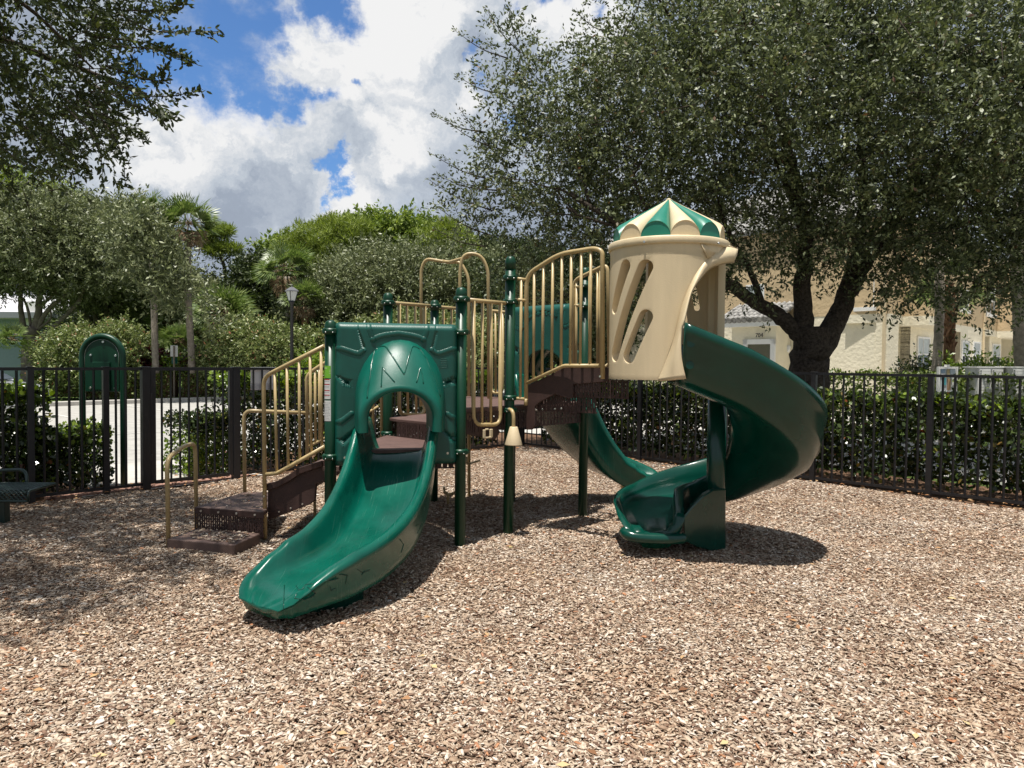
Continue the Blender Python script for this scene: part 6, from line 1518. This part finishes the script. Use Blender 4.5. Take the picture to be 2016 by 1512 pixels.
mb = MB(); q = P(6, 1000, Yb + .15); mb.box((q.x - .0, Yb + .15, zt_ / 2 - .03), (.08, .08, zt_ - .02)); mb.build('leg', mesh_m, bn, bevel=.01)

def lamp(label, u, v_top, v_lant, w_px, Y):
    q = P(u, 700, Y); t = thing('lamp_post', label, 'street lamp', (q.x, Y, 0), 'black lantern street lamps'); zt = P(u, v_top, Y).z; zl = P(u, v_lant, Y).z; w_ = w_px / FPX * Y / 2
    mb = MB(); mb.lathe((q.x, Y, 0), [(.12, 0), (.12, .35), (.07, .45), (.055, 1.2), (.05, zl - .12), (.09, zl - .06), (.09, zl)], 14); mb.build('pole', M['black'], t)
    h_ = zt - zl; mb = MB(); mb.lathe((q.x, Y, zl), [(w_ * .52, 0), (w_ * .92, h_ * .62)], 4, smooth=False)
    mb.build('lantern_glass', mat('frosted_glass', (.62, .63, .62), .3, .5), t)
    mb = MB(); mb.lathe((q.x, Y, zl + h_ * .62), [(w_ * 1.1, 0), (w_ * 1.08, .03), (w_ * .35, h_ * .28), (w_ * .12, h_ * .31), (w_ * .12, h_ * .38), (.005, h_ * .4)], 4, smooth=False)
    mb.build('lantern_roof', mat('lantern_cap', (.14, .14, .15), .35, .5), t)
    mb = MB()
    for k in range(4):
        a_ = k * PI / 2; mb.tube([(q.x + w_ * .53 * math.cos(a_), Y + w_ * .53 * math.sin(a_), zl), (q.x + w_ * .94 * math.cos(a_), Y + w_ * .94 * math.sin(a_), zl + h_ * .62)], .012, 6)
    mb.build('lantern_frame', M['black'], t)
lamp('large black lantern lamp post nearer the playground, above the stair rail', 574.5, 563, 592, 25, 23)
lamp('small distant black lantern lamp post beside the slender trunk', 387, 608, 624, 13.5, 37)
sg = thing('street_sign', 'back of a small grey street sign on a thin post across the lot', 'sign', (P(343, 700, 26.5).x, 26.5, 0))
mb = MB(); a_, b_ = P(335.5, 702, 26.5), P(350, 680, 26.5); mb.box(((a_.x + b_.x) / 2, 26.5, (a_.z + b_.z) / 2), (b_.x - a_.x, .02, b_.z - a_.z)); mb.build('plate', mat('aluminium', (.42, .42, .40), .5, .5, var=.08), sg, bevel=.03)
mb = MB(); q = P(342.5, 680, 26.46); mb.bar((q.x, 26.46, q.z - .02), (q.x, 26.46, -.1), .05, .04); mb.build('post', mat('weathered_post', (.12, .10, .075), .8), sg)
mb = MB(); a_, b_ = P(338, 716, 26.55), P(349, 704, 26.55); mb.box(((a_.x + b_.x) / 2, 26.55, (a_.z + b_.z) / 2), (b_.x - a_.x, .02, b_.z - a_.z)); mb.build('small_plate', M['slide_shade'], sg)
# white notice on the fence behind the rails
fs = thing('fence_notice', 'plain white notice panel tied to the back of the fence', 'sign', FL(sL(520)))
a0_, a1_ = FL(sL(496), .03), FL(sL(545), .03); z0_, z1_ = PL(520, 768, CORNER, CORNER + dL).z, PL(520, 723, CORNER, CORNER + dL).z
mb = MB(); mb.bar((a0_.x, a0_.y, (z0_ + z1_) / 2), (a1_.x, a1_.y, (z0_ + z1_) / 2), .008, z1_ - z0_); mb.build('board', mat('notice_white', (.42, .43, .45), .5), fs, bevel=.003)

# parked car at the far left
car = thing('parked_car', 'silver car parked beyond the left end of the fence', 'car', (P(-5, 740, 17.5).x, 17.5, 0))
cxr = P(72, 760, 17.5).x - .75; paint = mat('silver_paint', (.55, .57, .60), .22, .6, metal=.3, coat=.8, var=.03)
prof = [(0, .28), (0, .62), (-.12, .80), (-.85, .92), (-1.55, 1.30), (-2.1, 1.40), (-3.0, 1.40), (-3.75, 1.02), (-4.35, .95), (-4.45, .65), (-4.4, .28)]
mb = MB(); rings = []
for wz in (-.86, -.8, -.4, .4, .8, .86):
    k = 1 if abs(wz) < .82 else .0; rings.append([Vector((cxr + x_ * (1 if k else .985) - (0 if k else .03), 17.5 + .9 + wz * (1 if z_ < 1.0 else .80), z_ * (1 if k else .99) - .03)) for x_, z_ in prof])
mb.loft(rings, closed=True, cap=True, smooth=False); mb.build('body', paint, car, bevel=.05, seg=3)
for nm, pl_ in (('windscreen', [(-.86, .94), (-1.53, 1.30)]), ('rear_window', [(-3.05, 1.37), (-3.7, 1.06)])):
    mb = MB(); (xa, za), (xb, zb2) = pl_; off = Vector((.03, 0, .012)) if nm == 'windscreen' else Vector((-.03, 0, .012))
    mb.prism([Vector((cxr + xa, 17.72, za)) + off, Vector((cxr + xa, 19.08, za)) + off, Vector((cxr + xb, 19.0, zb2)) + off, Vector((cxr + xb, 17.80, zb2)) + off], (0, 0, -.01)); mb.build(nm, glass, car)
for sy in (17.5 + .9 - .80, 17.5 + .9 + .80):
    mb = MB(); yy_ = sy - .02 if sy < 18.4 else sy + .02
    mb.prism([(cxr - 1.05, yy_, .95), (cxr - 1.6, yy_ + (.09 if sy < 18.4 else -.09), 1.27), (cxr - 2.95, yy_ + (.09 if sy < 18.4 else -.09), 1.30), (cxr - 3.5, yy_, 1.02)], (0, .01, 0)); mb.build('side_window', glass, car)
rub = mat('tyre_rubber', (.015, .015, .015), .8)
for x_ in (-.85, -3.55):
    for sy in (17.55, 19.23):
        mb = MB(); mb.tube([(cxr + x_, sy - .1, .30), (cxr + x_, sy + .1, .30)], .31, 22); w_ = mb.build('wheel', rub, car); mb = MB(); mb.tube([(cxr + x_, sy - .115, .30), (cxr + x_, sy + .115, .30)], .18, 16); mb.build('rim', M['steel'], w_)
for sy in (17.85, 18.95): mb = MB(); mb.box((cxr - .02, sy, .66), (.06, .28, .12)); mb.build('headlight', M['white'], car, bevel=.02)
mb = MB(); mb.box((cxr - 1.15, 17.5, .98), (.12, .18, .12)); mb.build('mirror', paint, car, bevel=.03)

# low building at the far left
fb = thing('low_building', 'low blue-grey building with a pale roof at the far left', 'building', (-26, 38, 0))
bl = mat('bluegrey_wall', (.27, .33, .40), .9, .1, var=.05)
ea, eb = P(-260, 612, 38), P(168, 622, 38); mb = MB(); mb.box(((ea.x + eb.x) / 2, 41, ea.z / 2 - .3), (eb.x - ea.x, 6, ea.z - .05)); mb.build('wall', bl, fb)
mb = MB(); mb.add([(ea.x - .5, 37.4, ea.z - .05), (eb.x + .5, 37.4, eb.z - .05), (eb.x - 2.0, 41, eb.z + 1.5), (ea.x, 41, ea.z + 1.7), (eb.x + .5, 44.6, eb.z - .05), (ea.x - .5, 44.6, ea.z - .05)], [(0, 1, 2, 3), (1, 4, 2), (2, 4, 5, 3)])
mb.build('roof', mat('pale_roof', (.50, .50, .53), .8, .2, var=.08), fb, solid=.25)
mb = MB(); mb.box(((ea.x + eb.x) / 2, 37.35, ea.z - .18), (eb.x - ea.x + 1, .12, .3)); mb.build('eave', mat('grey_trim', (.24, .26, .28), .8), fb)
mb = MB(); q = P(62, 640, 37.9); mb.box((q.x, 37.9, q.z), (.5, .1, 2.4)); mb.build('door', M['white'], fb)
